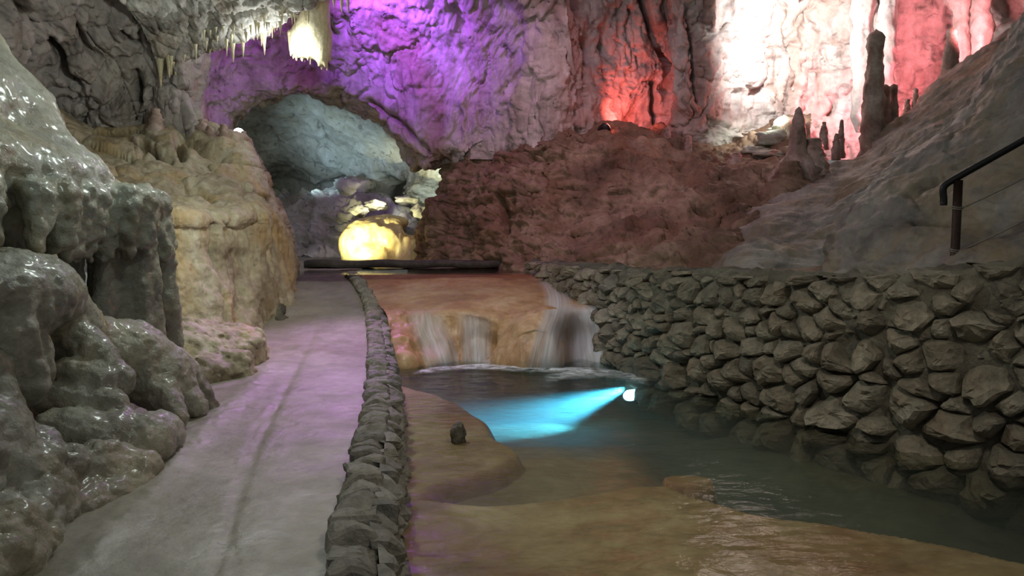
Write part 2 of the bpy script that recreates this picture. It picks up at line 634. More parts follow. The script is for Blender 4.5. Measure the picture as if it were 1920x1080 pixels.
M_IRON = plain('rusty_iron', srgb(72, 54, 50), 0.55, 0.6)
M_RAIL = plain('black_rail', srgb(30, 29, 30), 0.4, 0.5)
M_WIRE = plain('wire', srgb(150, 142, 130), 0.4, 0.7)
M_LAMPBODY = plain('lamp_housing', srgb(36, 32, 32), 0.5, 0.3)
M_LAMPGLASS = plain('lamp_glass', srgb(255, 255, 255), 0.3, 0.0, (1, 0.98, 0.95, 1), 40)
M_REDGLASS = plain('red_lamp_glass', srgb(255, 120, 110), 0.3, 0.0, (1, 0.2, 0.15, 1), 12)
M_BLUEGLASS = plain('blue_lamp_glass', srgb(150, 220, 255), 0.3, 0.0, (0.35, 0.8, 1, 1), 5)


def water_mat(name, tint, bscale, bump, rough=0.02, dens=0.0):
    t = NT(name)
    tc = t.n('ShaderNodeTexCoord')
    v = tc.outputs['Object']
    h = t.noise(t.mapped(v, (1, 1.9, 1)), bscale, 4, 0.55, 0.6)
    bp = t.n('ShaderNodeBump')
    bp.inputs['Strength'].default_value = bump
    bp.inputs['Distance'].default_value = 0.04
    t.l(h, bp.inputs['Height'])
    gl = t.n('ShaderNodeBsdfGlossy')
    gl.inputs['Roughness'].default_value = rough
    t.l(bp.outputs[0], gl.inputs['Normal'])
    tr = t.n('ShaderNodeBsdfTransparent')
    tr.inputs[0].default_value = tint
    fr = t.n('ShaderNodeFresnel')
    fr.inputs[0].default_value = 1.33
    t.l(bp.outputs[0], fr.inputs['Normal'])
    mx = t.n('ShaderNodeMixShader')
    t.l(fr.outputs[0], mx.inputs[0])
    t.l(tr.outputs[0], mx.inputs[1])
    t.l(gl.outputs[0], mx.inputs[2])
    t.l(mx.outputs[0], t.out.inputs[0])
    if dens:
        vs = t.n('ShaderNodeVolumeScatter')
        vs.inputs['Color'].default_value = (0.80, 0.95, 0.90, 1)
        vs.inputs['Density'].default_value = dens
        vs.inputs['Anisotropy'].default_value = 0.2
        t.l(vs.outputs[0], t.out.inputs['Volume'])
    return t.m


M_WATER = water_mat('pool_water', (0.90, 0.94, 0.88, 1), 4.5, 0.32, dens=0.30)
M_WATERFAST = water_mat('channel_water', (0.95, 0.93, 0.9, 1), 4.0, 0.2)


def veil_mat(name, sx, sy, lo, hi, amt):
    """falling water: white streaks running down the sheet (its own UV: u across, v down)"""
    t = NT(name)
    uv = t.n('ShaderNodeUVMap')
    nz = t.noise(t.mapped(uv.outputs[0], (sx, sy, 1)), 1.0, 6, 0.65, 0.1)
    wide = t.noise(t.mapped(uv.outputs[0], (sx * 0.22, sy * 0.7, 1), (5, 2, 0)), 1.0, 3, 0.5)
    a = t.math('MULTIPLY', t.ramp(nz, [(lo, gray(0)), (hi, gray(1))]), t.ramp(wide, [(0.35, gray(0.25)), (0.6, gray(1))]))
    # thin out towards the side edges of the sheet
    sp = t.n('ShaderNodeSeparateXYZ')
    t.l(uv.outputs[0], sp.inputs[0])
    e = t.math('MULTIPLY', t.math('MULTIPLY', sp.outputs[0], t.math('SUBTRACT', 1.0, sp.outputs[0])), 4.0)
    e = t.math('POWER', e, 0.6)
    top = t.math('MINIMUM', t.math('MULTIPLY', sp.outputs[1], 5.0), 1.0)
    a = t.math('MULTIPLY', t.math('MULTIPLY', a, e), t.math('MULTIPLY', top, amt))
    d = t.n('ShaderNodeBsdfDiffuse')
    d.inputs[0].default_value = (0.9, 0.92, 0.95, 1)
    tl = t.n('ShaderNodeBsdfTranslucent')
    tl.inputs[0].default_value = (0.85, 0.88, 0.92, 1)
    m1 = t.n('ShaderNodeMixShader')
    m1.inputs[0].default_value = 0.45
    t.l(d.outputs[0], m1.inputs[1])
    t.l(tl.outputs[0], m1.inputs[2])
    tr = t.n('ShaderNodeBsdfTransparent')
    m2 = t.n('ShaderNodeMixShader')
    t.l(a, m2.inputs[0])
    t.l(tr.outputs[0], m2.inputs[1])
    t.l(m1.outputs[0], m2.inputs[2])
    t.l(m2.outputs[0], t.out.inputs[0])
    return t.m


M_VEIL = veil_mat('falling_water', 7, 0.8, 0.24, 0.68, 1.0)
M_VEIL_DENSE = veil_mat('heavy_falling_water', 5, 0.6, 0.08, 0.6, 1.0)


def foam_mat():
    t = NT('foam')
    tc = t.n('ShaderNodeTexCoord')
    nz = t.noise(t.mapped(tc.outputs['Object'], (1, 1.6, 1)), 5, 8, 0.75, 0.5)
    uv = t.n('ShaderNodeUVMap')
    sp = t.n('ShaderNodeSeparateXYZ')
    t.l(uv.outputs[0], sp.inputs[0])
    e = t.math('MULTIPLY', t.math('MULTIPLY', sp.outputs[1], t.math('SUBTRACT', 1.0, sp.outputs[1])), 4.0)
    ex = t.math('MULTIPLY', t.math('MULTIPLY', sp.outputs[0], t.math('SUBTRACT', 1.0, sp.outputs[0])), 12.0)
    e = t.math('MULTIPLY', e, t.math('MINIMUM', ex, 1.0))
    a = t.math('MULTIPLY', t.ramp(nz, [(0.38, gray(0)), (0.70, gray(1))]), e)
    d = t.n('ShaderNodeBsdfDiffuse')
    d.inputs[0].default_value = (0.9, 0.92, 0.95, 1)
    tr = t.n('ShaderNodeBsdfTransparent')
    m2 = t.n('ShaderNodeMixShader')
    t.l(a, m2.inputs[0])
    t.l(tr.outputs[0], m2.inputs[1])
    t.l(d.outputs[0], m2.inputs[2])
    t.l(m2.outputs[0], t.out.inputs[0])
    return t.m


M_FOAM = foam_mat()

# ------------------------------------------------------------------ the cave: large rock faces


def PP(rows):
    return [[P(*q) for q in r] for r in rows]


def d_back(S, px, py):
    q = S * np.array([1, 1, 0.45])
    d = 0.32 * fbm(q * 0.55, 3, 0.5, 1)
    w3 = np.stack([fbm(S * 0.9, 3, 0.5, 31), fbm(S * 0.9, 3, 0.5, 37), fbm(S * 0.9, 3, 0.5, 41)], -1)
    d += 0.22 * fbm(S * np.array([1.7, 1.7, 0.40]) + 0.8 * w3, 5, 0.58, 5, 'ridge')
    w = S + 0.9 * w3
    f1, f2, cid = worley(w * np.array([1.2, 1.2, 0.5]), 3)
    m = sstep(-0.05, 0.35, fbm(S * 0.5, 2, 0.5, 45))
    d += 0.12 * (cid - 0.5) - 0.14 * m * np.exp(-((f2 - f1) / 0.08) ** 2)
    pits = sstep(0.22, 0.5, fbm(S * np.array([2.3, 2.3, 1.2]) + w3, 3, 0.6, 47))
    return d - 0.16 * pits


def f_rough(a, s, seed=50):
    def f(S):
        return a * (fbm(S * s, 4, 0.6, seed) + 0.6 * fbm(S * s * 0.7, 3, 0.5, seed + 9, 'ridge'))
    return f


# the great arch and the purple vault above it (columns follow the arch, rows run from the vault to the arch edge and inside)
A = [
    [(230, 300, 18.2), (330, 290, 18.6), (380, 280, 19.0), (428, 272, 19.4), (436, 270, 20.7)],
    [(230, 150, 17.8), (330, 165, 18.4), (385, 190, 18.9), (428, 216, 19.4), (437, 224, 20.7)],
    [(280, -60, 16.8), (370, 50, 18.0), (430, 140, 18.9), (468, 186, 19.4), (474, 198, 20.7)],
    [(430, -190, 15.4), (460, 10, 17.8), (500, 110, 19.0), (520, 168, 19.4), (524, 182, 20.7)],
    [(580, -230, 14.8), (578, 0, 17.8), (576, 105, 19.0), (575, 163, 19.4), (575, 178, 20.7)],
    [(730, -230, 14.8), (690, 20, 17.9), (655, 125, 19.0), (640, 183, 19.4), (635, 197, 20.7)],
    [(870, -230, 14.8), (790, 30, 18.0), (730, 150, 19.0), (700, 218, 19.3), (690, 230, 20.7)],
    [(960, -200, 15.0), (855, 60, 18.1), (787, 200, 18.8), (755, 272, 19.1), (744, 280, 20.7)],
    [(1030, -150, 15.6), (910, 90, 18.2), (832, 225, 18.6), (795, 306, 18.9), (784, 308, 20.7)],
    [(1060, 0, 17.0), (940, 130, 18.3), (872, 240, 18.5), (845, 284, 18.7), (843, 294, 20.3)],
    [(1080, 150, 17.8), (965, 215, 18.3), (902, 268, 18.4), (866, 292, 18.6), (866, 304, 20.3)],
]
arch = [[P(*A[c][r]) for c in range(len(A))] for r in range(5)]
patch('wall_arch', arch, 200, 330, lambda S, x, y: 0.85 * d_back(S, x, y), M_BACK,
      'pale rock vault above the arch, washed in purple light', kind='structure', fine=f_rough(0.05, 2.6),
      cuts=[([(630, 175), (690, 215), (740, 270), (790, 300)], 9, 0.35), ([(690, 190), (760, 235), (800, 285)], 6, 0.25),
            ([(850, 20), (870, 50)], 10, 0.3)])

# the back wall from the arch to the right edge
X = [860, 940, 1000, 1035, 1090, 1160, 1225, 1250, 1268, 1320, 1400, 1500, 1600, 1720, 1860, 2020, 2250, 2600]
yb = [-230, -60, 40, 120, 190, 250, 300]
Db = [
    [14.5, 14.5, 14.6, 14.6, 15.0, 15.5, 15.8, 15.8, 15.4, 15.2, 15.2, 15.5, 15.6, 15.5, 14.8, 14, 12.8, 10.5],
    [18.2, 18.0, 17.4, 17.2, 17.6, 18.0, 18.2, 18.3, 17.4, 17.3, 17.8, 18.4, 18.0, 17.6, 17.0, 16, 14.8, 12.5],
    [18.7, 18.4, 17.6, 17.4, 18.0, 18.7, 18.9, 19.0, 17.8, 17.8, 18.3, 19.0, 18.6, 18.2, 17.6, 16.5, 15.3, 13.0],
    [18.8, 18.5, 17.6, 17.4, 18.1, 19.0, 19.3, 19.3, 18.0, 17.9, 18.5, 19.3, 19.0, 18.6, 18.0, 17, 15.8, 13.5],
    [18.8, 18.4, 17.5, 17.3, 18.0, 19.2, 19.5, 19.4, 18.2, 18.1, 18.7, 19.4, 19.2, 18.8, 18.2, 17.2, 16.0, 13.7],
    [18.7, 18.3, 17.5, 17.2, 18.0, 19.3, 19.5, 19.4, 18.5, 18.3, 18.8, 19.4, 19.3, 19.0, 18.4, 17.5, 16.3, 14.0],
    [18.7, 18.3, 17.5, 17.2, 18.0, 19.3, 19.5, 19.4, 18.8, 18.5, 18.9, 19.4, 19.3, 19.0, 18.5, 17.5, 16.3, 14.0],
]
patch('wall_back', [[P(x, y, Db[r][c]) for c, x in enumerate(X)] for r, y in enumerate(yb)], 230, 500,
      d_back, M_BACK, 'tall fluted limestone wall at the back of the hall', kind='structure', fine=f_rough(0.06, 2.4),
      cuts=[([(985, 30), (983, 100), (975, 160)], 7, 0.7), ([(1205, 0), (1225, 70), (1250, 120), (1252, 220)], 7, 0.6),
            ([(1095, 80), (1100, 115)], 7, 0.6), ([(1128, 50), (1132, 100)], 6, 0.4), ([(1295, 40), (1310, 190)], 7, 0.35),
            ([(1225, 160), (1232, 225)], 7, 0.5), ([(965, 110), (972, 175)], 8, 0.4), ([(1060, -20), (1080, 20)], 10, 0.6)])


def d_slope(S, px, py):
    d = 0.36 * fbm(S * np.array([0.75, 0.75, 0.55]), 3, 0.5, 61)
    strata = S @ np.array([[1.0, 0.1, 0.25], [0.1, 1.0, 0.1], [0.6, 0.2, 2.6]])
    d += 0.22 * fbm(strata * 0.75, 4, 0.55, 66, 'ridge')
    f1, f2, cid = worley(strata * 1.1 + 0.4 * fbm(S * 1.5, 2, 0.5, 70)[..., None], 8)
    d += 0.13 * (cid - 0.5) - 0.04 * np.exp(-((f2 - f1) / 0.08) ** 2) + 0.10 * fbm(strata * np.array([1.6, 1.6, 1.6]), 4, 0.6, 72)
    left = 1 - sstep(960, 1120, px)
    d += left * 0.18 * fbm(S * np.array([2.0, 2.0, 0.5]), 3, 0.5, 80, 'ridge')
    return d


SL = [
    [(868, 266, 19.0), (940, 258, 18.9), (1015, 250, 18.4), (1095, 246, 18.7), (1175, 246, 19.6), (1260, 244, 19.2), (1345, 256, 18.9), (1432, 236, 18.9), (1520, 222, 18.9)],
    [(866, 284, 18.6), (930, 270, 18.4), (1010, 260, 17.4), (1090, 252, 17.4), (1170, 256, 17.9), (1250, 264, 17.9), (1335, 286, 17.8), (1425, 284, 17.4), (1520, 270, 17.2)],
    [(858, 312, 18.6), (925, 298, 18.2), (1008, 290, 17.1), (1090, 282, 17.0), (1175, 290, 17.1), (1255, 302, 16.9), (1335, 310, 16.9), (1425, 311, 16.4), (1525, 308, 16.0)],
    [(848, 345, 18.6), (920, 335, 17.7), (1005, 330, 16.8), (1090, 330, 16.5), (1180, 335, 16.2), (1260, 345, 15.8), (1340, 350, 15.3), (1430, 350, 14.9), (1530, 345, 14.6)],
    [(838, 388, 18.7), (912, 388, 17.3), (1000, 390, 16.4), (1090, 392, 15.9), (1180, 395, 15.5), (1265, 400, 15.0), (1350, 402, 14.3), (1440, 405, 13.9), (1545, 400, 13.9)],
    [(808, 430, 18.9), (900, 438, 16.9), (995, 440, 15.9), (1090, 442, 15.2), (1180, 446, 14.6), (1270, 450, 13.9), (1360, 452, 13.1), (1450, 452, 12.9), (1550, 450, 12.9)],
    [(798, 486, 18.9), (890, 488, 16.6), (990, 486, 15.4), (1090, 490, 14.4), (1185, 494, 13.6), (1275, 497, 12.8), (1365, 500, 11.9), (1455, 500, 11.7), (1555, 505, 11.6)],
    [(796, 530, 18.6), (885, 535, 16.3), (985, 540, 15.0), (1090, 548, 13.8), (1185, 556, 12.9), (1275, 562, 12.0), (1365, 566, 11.1), (1455, 570, 11.2), (1555, 580, 11.0)],
]
SL = [[(r[0][0] - 3, r[0][1] + 2, r[0][2] + 2.2)] + r for r in SL]
patch('brown_slope', PP(SL), 220, 440, d_slope, M_BROWN, 'rough brown layered rock slope rising behind the dry-stone wall', 'rock slope',
      fine=f_rough(0.07, 3.2, 90),
      cuts=[([(875, 278), (945, 268)], 9, 0.7), ([(950, 380), (955, 440)], 6, 0.35), ([(1000, 298), (1060, 300)], 6, 0.25),
            ([(1310, 400), (1330, 405)], 8, 0.35), ([(1090, 495), (1180, 480)], 5, 0.2)])


def d_ramp(S, px, py):
    flow = S @ np.array([[1.2, 0.2, 0.0], [0.4, 0.8, 0.2], [0.3, 0.2, 1.0]])
    return (0.20 * fbm(S * 0.8, 3, 0.5, 110) + 0.10 * fbm(flow * np.array([0.9, 2.4, 2.4]), 4, 0.55, 114, 'ridge')
            + 0.04 * fbm(S * 3.5, 3, 0.6, 119))


RP = [
    [(1530, 345, 16.8), (1625, 305, 17.2), (1690, 235, 17.2), (1765, 165, 17.2), (1850, 105, 16.8), (1960, 50, 16.2)],
    [(1490, 335, 15.6), (1610, 296, 15.6), (1690, 222, 15.6), (1765, 150, 15.6), (1850, 92, 15.2), (1970, 30, 14.6)],
    [(1440, 395, 13.6), (1560, 350, 13.9), (1670, 275, 14.1), (1770, 200, 14.0), (1870, 130, 13.7), (2010, 55, 13.2)],
    [(1410, 450, 12.1), (1510, 415, 12.5), (1640, 340, 12.7), (1770, 255, 12.7), (1895, 175, 12.5), (2060, 95, 12.1)],
    [(1385, 505, 10.6), (1480, 495, 10.9), (1610, 425, 11.2), (1770, 330, 11.4), (1925, 245, 11.4), (2090, 165, 11.1)],
    [(1390, 580, 9.8), (1490, 575, 9.9), (1630, 530, 10.1), (1800, 440, 10.3), (1980, 345, 10.4), (2130, 265, 10.3)],
]
RP = [[(r[0][0] - 90, r[0][1] + 45, r[0][2] + 0.9)] + r for r in RP]
patch('flowstone_ramp', PP(RP), 180, 270, d_ramp, M_RAMP, 'smooth lavender-grey flowstone ramp climbing to the right behind the handrail', 'flowstone',
      fine=f_rough(0.03, 4.0, 120))
NR = [
    [(1985, -90, 12.0), (2010, -90, 10.9), (2060, -85, 10.1), (2140, -60, 9.3), (2300, -20, 8.5), (2540, 20, 7.6)],
    [(1928, 20, 11.6), (1950, 20, 10.4), (1995, 25, 9.7), (2065, 60, 9.0), (2210, 100, 8.3), (2420, 150, 7.4)],
    [(1868, 108, 11.6), (1887, 113, 10.4), (1932, 130, 9.6), (2005, 150, 8.8), (2150, 190, 8.0), (2370, 250, 7.1)],
    [(1812, 205, 11.3), (1832, 210, 10.1), (1872, 225, 9.3), (1945, 250, 8.6), (2090, 290, 7.8), (2320, 350, 6.8)],
    [(1705, 292, 10.9), (1735, 296, 9.8), (1795, 312, 9.0), (1872, 330, 8.3), (2010, 370, 7.5), (2270, 430, 6.5)],
    [(1605, 372, 10.4), (1640, 376, 9.4), (1712, 386, 8.7), (1802, 400, 8.1), (1930, 440, 7.3), (2200, 500, 6.2)],
    [(1560, 442, 10.0), (1592, 446, 9.1), (1660, 452, 8.5), (1752, 462, 7.9), (1870, 490, 7.1), (2150, 560, 6.0)],
    [(1542, 535, 9.7), (1570, 540, 8.8), (1632, 545, 8.2), (1722, 548, 7.6), (1840, 560, 6.8), (2120, 620, 5.8)],
]


def d_near_right(S, px, py):
    pop = sstep(1720, 1640, px) * sstep(330, 400, py)
    d = 0.14 * fbm(S * 1.1, 3, 0.5, 130) + 0.08 * fbm(S * np.array([1.2, 1.2, 3.0]), 4, 0.55, 133, 'ridge')
    f1, f2, cid = worley(S * 5.0, 12)
    d += pop * 0.09 * (0.6 - f1)
    d += (1 - pop) * 0.05 * (worley(S * np.array([1.3, 1.3, 2.2]), 15)[2] - 0.5)
    return d


patch('handrail_rock', PP(NR), 220, 170, d_near_right, M_RAMP, 'grey-green rock shoulder carrying the iron handrail', 'rock',
      fine=f_rough(0.03, 5.0, 140), cuts=[([(1710, 415), (1775, 410)], 5, 0.16), ([(1700, 370), (1760, 330)], 7, 0.12)])

# the tunnel beyond the arch
TN = [
    [(395, 150, 21.2), (470, 120, 21.2), (570, 100, 21.2), (670, 130, 21.2), (760, 180, 21.2), (850, 230, 21.0), (930, 270, 20.6)],
    [(400, 205, 25.0), (475, 195, 23.5), (570, 185, 23.0), (660, 205, 22.8), (740, 245, 22.5), (830, 275, 21.8), (910, 300, 21.0)],
    [(405, 260, 30.0), (475, 255, 26.5), (570, 250, 25.2), (660, 260, 24.5), (745, 285, 23.6), (825, 310, 22.2), (905, 330, 21.0)],
    [(405, 310, 31.0), (475, 310, 27.5), (570, 310, 26.2), (660, 315, 25.4), (750, 322, 24.0), (822, 335, 22.4), (900, 350, 21.0)],
    [(405, 345, 31.0), (475, 340, 28.5), (570, 342, 27.2), (655, 345, 25.8), (745, 345, 24.4), (818, 360, 22.4), (895, 370, 21.0)],
    [(405, 368, 29.0), (475, 362, 27.8), (565, 360, 25.4), (650, 355, 24.0), (740, 360, 24.6), (812, 390, 22.2), (890, 395, 21.0)],
    [(405, 410, 27.0), (475, 405, 25.5), (560, 400, 24.0), (645, 392, 22.8), (735, 395, 22.6), (806, 415, 21.6), (885, 425, 20.8)],
    [(405, 450, 25.5), (475, 448, 24.5), (560, 440, 23.2), (640, 440, 22.2), (730, 440, 21.8), (800, 450, 21.0), (880, 455, 20.5)],
    [(405, 500, 24.0), (475, 500, 23.0), (560, 495, 22.0), (640, 495, 21.4), (730, 495, 21.0), (800, 495, 20.4), (880, 500, 20.0)],
]


def d_tunnel(S, px, py):
    low = sstep(325, 360, py)
    d = 0.25 * fbm(S * 0.6, 3, 0.5, 150) + 0.08 * fbm(S * 2.0, 3, 0.55, 151, 'ridge')
    d += low * (0.45 * fbm(S * np.array([0.5, 0.5, 2.2]), 4, 0.55, 155, 'ridge'))
    f1, f2, cid = worley(S * np.array([0.9, 0.9, 1.6]), 18)
    d += (0.12 + 0.2 * low) * (cid - 0.5)
    return d


patch('wall_tunnel', PP(TN), 240, 250, d_tunnel, M_TUNNEL, 'hollow rock wall inside the tunnel beyond the arch', kind='structure', fine=f_rough(0.06, 2.6, 160),
      cuts=[([(728, 352), (745, 362), (755, 378)], 13, 1.5), ([(520, 348), (600, 350), (640, 342)], 8, 0.9), ([(505, 235), (520, 270)], 6, 0.3),
            ([(560, 200), (590, 235)], 5, 0.25), ([(770, 255), (800, 300)], 7, 0.3)])

# ------------------------------------------------------------------ left side
DW = [
    [(-220, -160, 7.5), (-60, -170, 8.5), (60, -170, 9.6), (150, -170, 10.4), (230, -165, 11.0), (300, -150, 11.6), (350, -120, 12.2), (400, -90, 13.6)],
    [(-220, -20, 8.6), (-40, -10, 10.0), (70, 0, 11.3), (155, 0, 12.0), (235, 0, 12.6), (300, 10, 13.1), (345, 40, 13.5), (385, 40, 15.0)],
    [(-200, 80, 9.2), (-20, 80, 11.0), (80, 80, 12.3), (160, 85, 12.8), (240, 90, 13.3), (305, 95, 13.6), (352, 105, 13.8), (382, 110, 15.2)],
    [(-180, 160, 9.8), (0, 150, 11.8), (95, 150, 13.0), (170, 160, 13.3), (245, 165, 13.7), (305, 170, 13.8), (345, 175, 13.9), (372, 175, 15.2)],
    [(-160, 230, 10.2), (20, 215, 12.4), (105, 210, 13.4), (175, 225, 13.8), (245, 240, 14.0), (305, 245, 14.0), (358, 245, 14.0), (385, 250, 15.2)],
    [(-150, 320, 10.6), (30, 300, 13.0), (115, 300, 14.0), (180, 320, 14.4), (250, 330, 14.6), (310, 330, 14.6), (365, 330, 14.6), (395, 330, 15.6)],
]


def d_upper(S, px, py):
    d = 0.20 * fbm(S * 0.9, 3, 0.5, 170)
    w = S + 0.3 * fbm(S * 1.2, 2, 0.5, 171)[..., None]
    f1, f2, cid = worley(w * np.array([1.7, 1.7, 0.95]), 21)
    d += 0.20 * (cid - 0.5) - 0.13 * np.exp(-((f2 - f1) / 0.12) ** 2)
    d += 0.16 * fbm(S * np.array([2.6, 2.6, 0.8]), 4, 0.55, 175, 'ridge')
    return d


patch('wall_left', PP(DW), 230, 260, d_upper, M_UPPER, 'grey pocketed rock wall high on the left with hanging folds', kind='structure', fine=f_rough(0.05, 4.0, 180),
      cuts=[([(95, 75), (120, 120), (135, 160)], 6, 0.45), ([(150, 60), (170, 100), (190, 115)], 6, 0.4), ([(120, 140), (150, 165)], 8, 0.3),
            ([(230, 65), (260, 85)], 5, 0.3), ([(255, 140), (258, 195)], 7, 0.4), ([(30, 0), (55, 30)], 10, 0.4), ([(340, 170), (342, 230)], 6, 0.4)])

CE = [
    [(-100, -520, 6.5), (60, -560, 6.5), (200, -600, 6.5), (340, -640, 6.5), (480, -680, 6.5), (620, -720, 6.6), (800, -760, 6.8), (1000, -800, 7.0)],
    [(40, -170, 9.8), (150, -180, 10.0), (260, -190, 10.2), (370, -200, 10.4), (470, -210, 10.4), (580, -240, 10.2), (720, -300, 9.8), (900, -400, 9.4)],
    [(190, -40, 11.6), (260, -50, 11.9), (330, -60, 12.0), (410, -65, 12.0), (490, -75, 12.0), (570, -100, 11.7), (680, -160, 11.2), (850, -260, 10.6)],
    [(270, 60, 13.0), (315, 50, 13.1), (365, 30, 13.2), (430, 12, 13.2), (495, 0, 13.1), (560, -25, 12.8), (650, -80, 12.2), (800, -170, 11.6)],
    [(300, 130, 13.9), (345, 108, 13.9), (385, 88, 14.0), (440, 74, 14.0), (500, 58, 14.0), (560, 30, 13.7), (620, -20, 13.2), (760, -110, 12.6)],
    [(310, 90, 14.7), (355, 60, 14.7), (395, 40, 14.8), (450, 20, 14.8), (510, 0, 14.8), (570, -35, 14.5), (640, -90, 14.0), (780, -180, 13.4)],
]
CE = [[P(*q) for q in r] for r in CE]
CE.append([c + np.array([0, 0.3, 1.6]) for c in CE[-1]])


def d_ceil(S, px, py):
    d = 0.14 * fbm(S * 1.0, 3, 0.5, 190)
    f1, f2, cid = worley(S * 3.2, 24)
    d += 0.10 * (0.5 - f1) + 0.10 * fbm(S * 3.0, 4, 0.6, 195, 'ridge') - 0.05 * np.exp(-((f2 - f1) / 0.08) ** 2)
    return d


ceil_o = patch('ceiling', CE, 230, 240, d_ceil, M_CEIL, 'low pitted ceiling shelf fringed with thin stalactites', kind='structure', fine=f_rough(0.035, 6.0, 200))

# the ochre block and the sloping ledges above it
LB = [
    [(60, 180, 14.2), (150, 225, 14.3), (230, 240, 14.2), (310, 232, 14.2), (380, 236, 14.3), (440, 256, 14.6), (462, 262, 15.2), (470, 275, 17.5)],
    [(90, 220, 12.4), (165, 255, 12.8), (235, 262, 13.0), (310, 262, 13.1), (375, 275, 13.2), (432, 285, 13.6), (470, 292, 14.2), (482, 300, 17.5)],
    [(120, 290, 11.2), (190, 305, 11.6), (250, 315, 11.9), (315, 325, 12.1), (380, 335, 12.6), (440, 330, 13.2), (486, 335, 13.9), (500, 345, 17.0)],
    [(170, 370, 10.2), (225, 375, 10.5), (280, 380, 10.7), (340, 385, 11.0), (405, 388, 11.5), (465, 380, 12.3), (508, 388, 13.2), (526, 395, 16.5)],
    [(210, 400, 9.5), (265, 398, 9.7), (310, 402, 9.9), (360, 408, 10.2), (420, 408, 10.9), (480, 402, 11.8), (522, 420, 12.9), (545, 430, 16.0)],
    [(215, 425, 9.4), (265, 425, 9.6), (308, 430, 9.8), (358, 435, 10.1), (420, 435, 10.8), (485, 435, 11.7), (530, 455, 12.9), (552, 460, 15.5)],
    [(225, 500, 9.2), (268, 505, 9.4), (310, 510, 9.6), (360, 515, 9.9), (422, 515, 10.6), (488, 515, 11.5), (537, 520, 12.9), (556, 520, 15.0)],
    [(235, 570, 9.1), (272, 575, 9.2), (312, 580, 9.4), (362, 585, 9.7), (425, 585, 10.3), (490, 580, 11.3), (540, 575, 12.6), (558, 575, 14.5)],
    [(245, 650, 9.0), (280, 655, 9.0), (318, 660, 9.2), (366, 665, 9.5), (428, 660, 10.0), (492, 650, 11.0), (540, 630, 12.2), (558, 620, 14.0)],
]


def d_block(S, px, py):
    face = sstep(405, 440, py)
    up = 1 - face
    pop = sstep(350, 300, px) * face
    d = 0.10 * fbm(S * 1.2, 3, 0.5, 210)
    d += face * (0.09 * fbm(S * np.array([2.2, 2.2, 0.7]), 4, 0.55, 215, 'ridge') + 0.04 * fbm(S * 5, 3, 0.6, 216))
    f1, f2, cid = worley(S * 7.5, 27)
    d += pop * 0.10 * (0.55 - f1)
    g1, g2, gid = worley(S @ np.array([[1.2, 0, 0.4], [0, 1.2, 0], [0.5, 0.3, 2.6]]), 30)
    d += up * (0.16 * (gid - 0.5) - 0.06 * np.exp(-((g2 - g1) / 0.07) ** 2) + 0.06 * fbm(S * 2.5, 4, 0.55, 220, 'ridge'))
    return d


patch('ochre_rock_block', PP(LB), 270, 240, d_block, M_BLOCK, 'big ochre-stained rock block with a flat ledge, left of the path', 'rock',
      fine=f_rough(0.022, 6.5, 230),
      cuts=[([(265, 262), (300, 285), (322, 296)], 5, 0.35), ([(240, 258), (265, 275)], 4, 0.2), ([(398, 420), (402, 500), (415, 570), (420, 600)], 4, 0.16),
            ([(345, 250), (420, 290)], 9, 0.4), ([(330, 255), (345, 290)], 6, 0.3), ([(460, 480), (455, 600)], 12, 0.12), ([(360, 350), (395, 385)], 6, 0.1)])

# near flowstone: upper apron with its dripping lip, and the lobes that run down to the path
lip = []
for i in range(40):
    t = i / 39 + random.uniform(-0.012, 0.012)
    y = 4.3 + 3.0 * t
    x = -3.40 + random.uniform(-0.22, 0.13) - 0.10 * abs(t - 0.6)
    z1 = 1.53 + random.uniform(-0.09, 0.07) - 0.14 * t
    lip.append(('c', (x, y, 1.85), (x + random.uniform(-0.04, 0.04), y, z1), random.uniform(0.11, 0.16), random.uniform(0.05, 0.09), 0.05))
cols = []
for px_, y_, r_ in ((122, 6.35, 0.085), (148, 6.4, 0.075), (170, 6.6, 0.06), (188, 6.5, 0.09), (212, 6.65, 0.10), (236, 6.75, 0.10), (262, 6.8, 0.09), (282, 6.95, 0.09)):
    a = P(px_, 455, y_)
    b = P(px_ + 4, 640, y_)
    cols.append(('c', a, b, r_ * 0.8, r_ * 1.15, 0.04))
upper_shapes = [
    ('e', (-4.75, 5.55, 2.04), (1.40, 2.1, 0.46)), ('e', (-5.05, 5.7, 2.55), (1.22, 1.85, 0.75), 0.3),
    ('e', (-5.35, 5.75, 3.2), (0.98, 1.7, 0.75), 0.35), ('e', (-5.7, 5.3, 3.9), (1.05, 2.0, 0.8), 0.35),
    ('e', (-5.45, 6.2, 0.9), (1.25, 2.4, 1.1), 0.1),
    ('c', P(268, 395, 7.0), P(305, 470, 7.2), 0.12, 0.10, 0.12), ('c', P(300, 430, 7.3), P(300, 640, 7.6), 0.12, 0.2, 0.1),
] + lip + cols


def warp_flow(p):
    return (0.05 * fbm(p * 1.6, 2, 0.5, 300) + 0.035 * fbm(p * np.array([3.5, 3.5, 1.2]), 2, 0.5, 303)).astype(np.float32)


def fine_flow(V):
    f1, _, _ = worley(V * 9.0, 33)
    lo = sstep(2.3, 1.75, V[:, 2]) * sstep(1.2, 1.4, V[:, 2])
    g1 = worley(V * np.array([13, 13, 10.0]), 34)[0]
    return 0.022 * fbm(V * 5, 4, 0.6, 310) + 0.008 * fbm(V * 20, 2, 0.5, 314) + (0.012 + lo * 0.05) * (0.5 - f1) + 0.014 * (0.5 - g1)


blobs('flowstone_apron', (-5.0, 3.4, 0.3), (-2.9, 8.2, 4.2), 0.045, upper_shapes, M_FLOW,
      'broad pale green-grey flowstone apron with a dripping lip at the left edge', 'flowstone', 0.2, warp_flow, fine_flow)

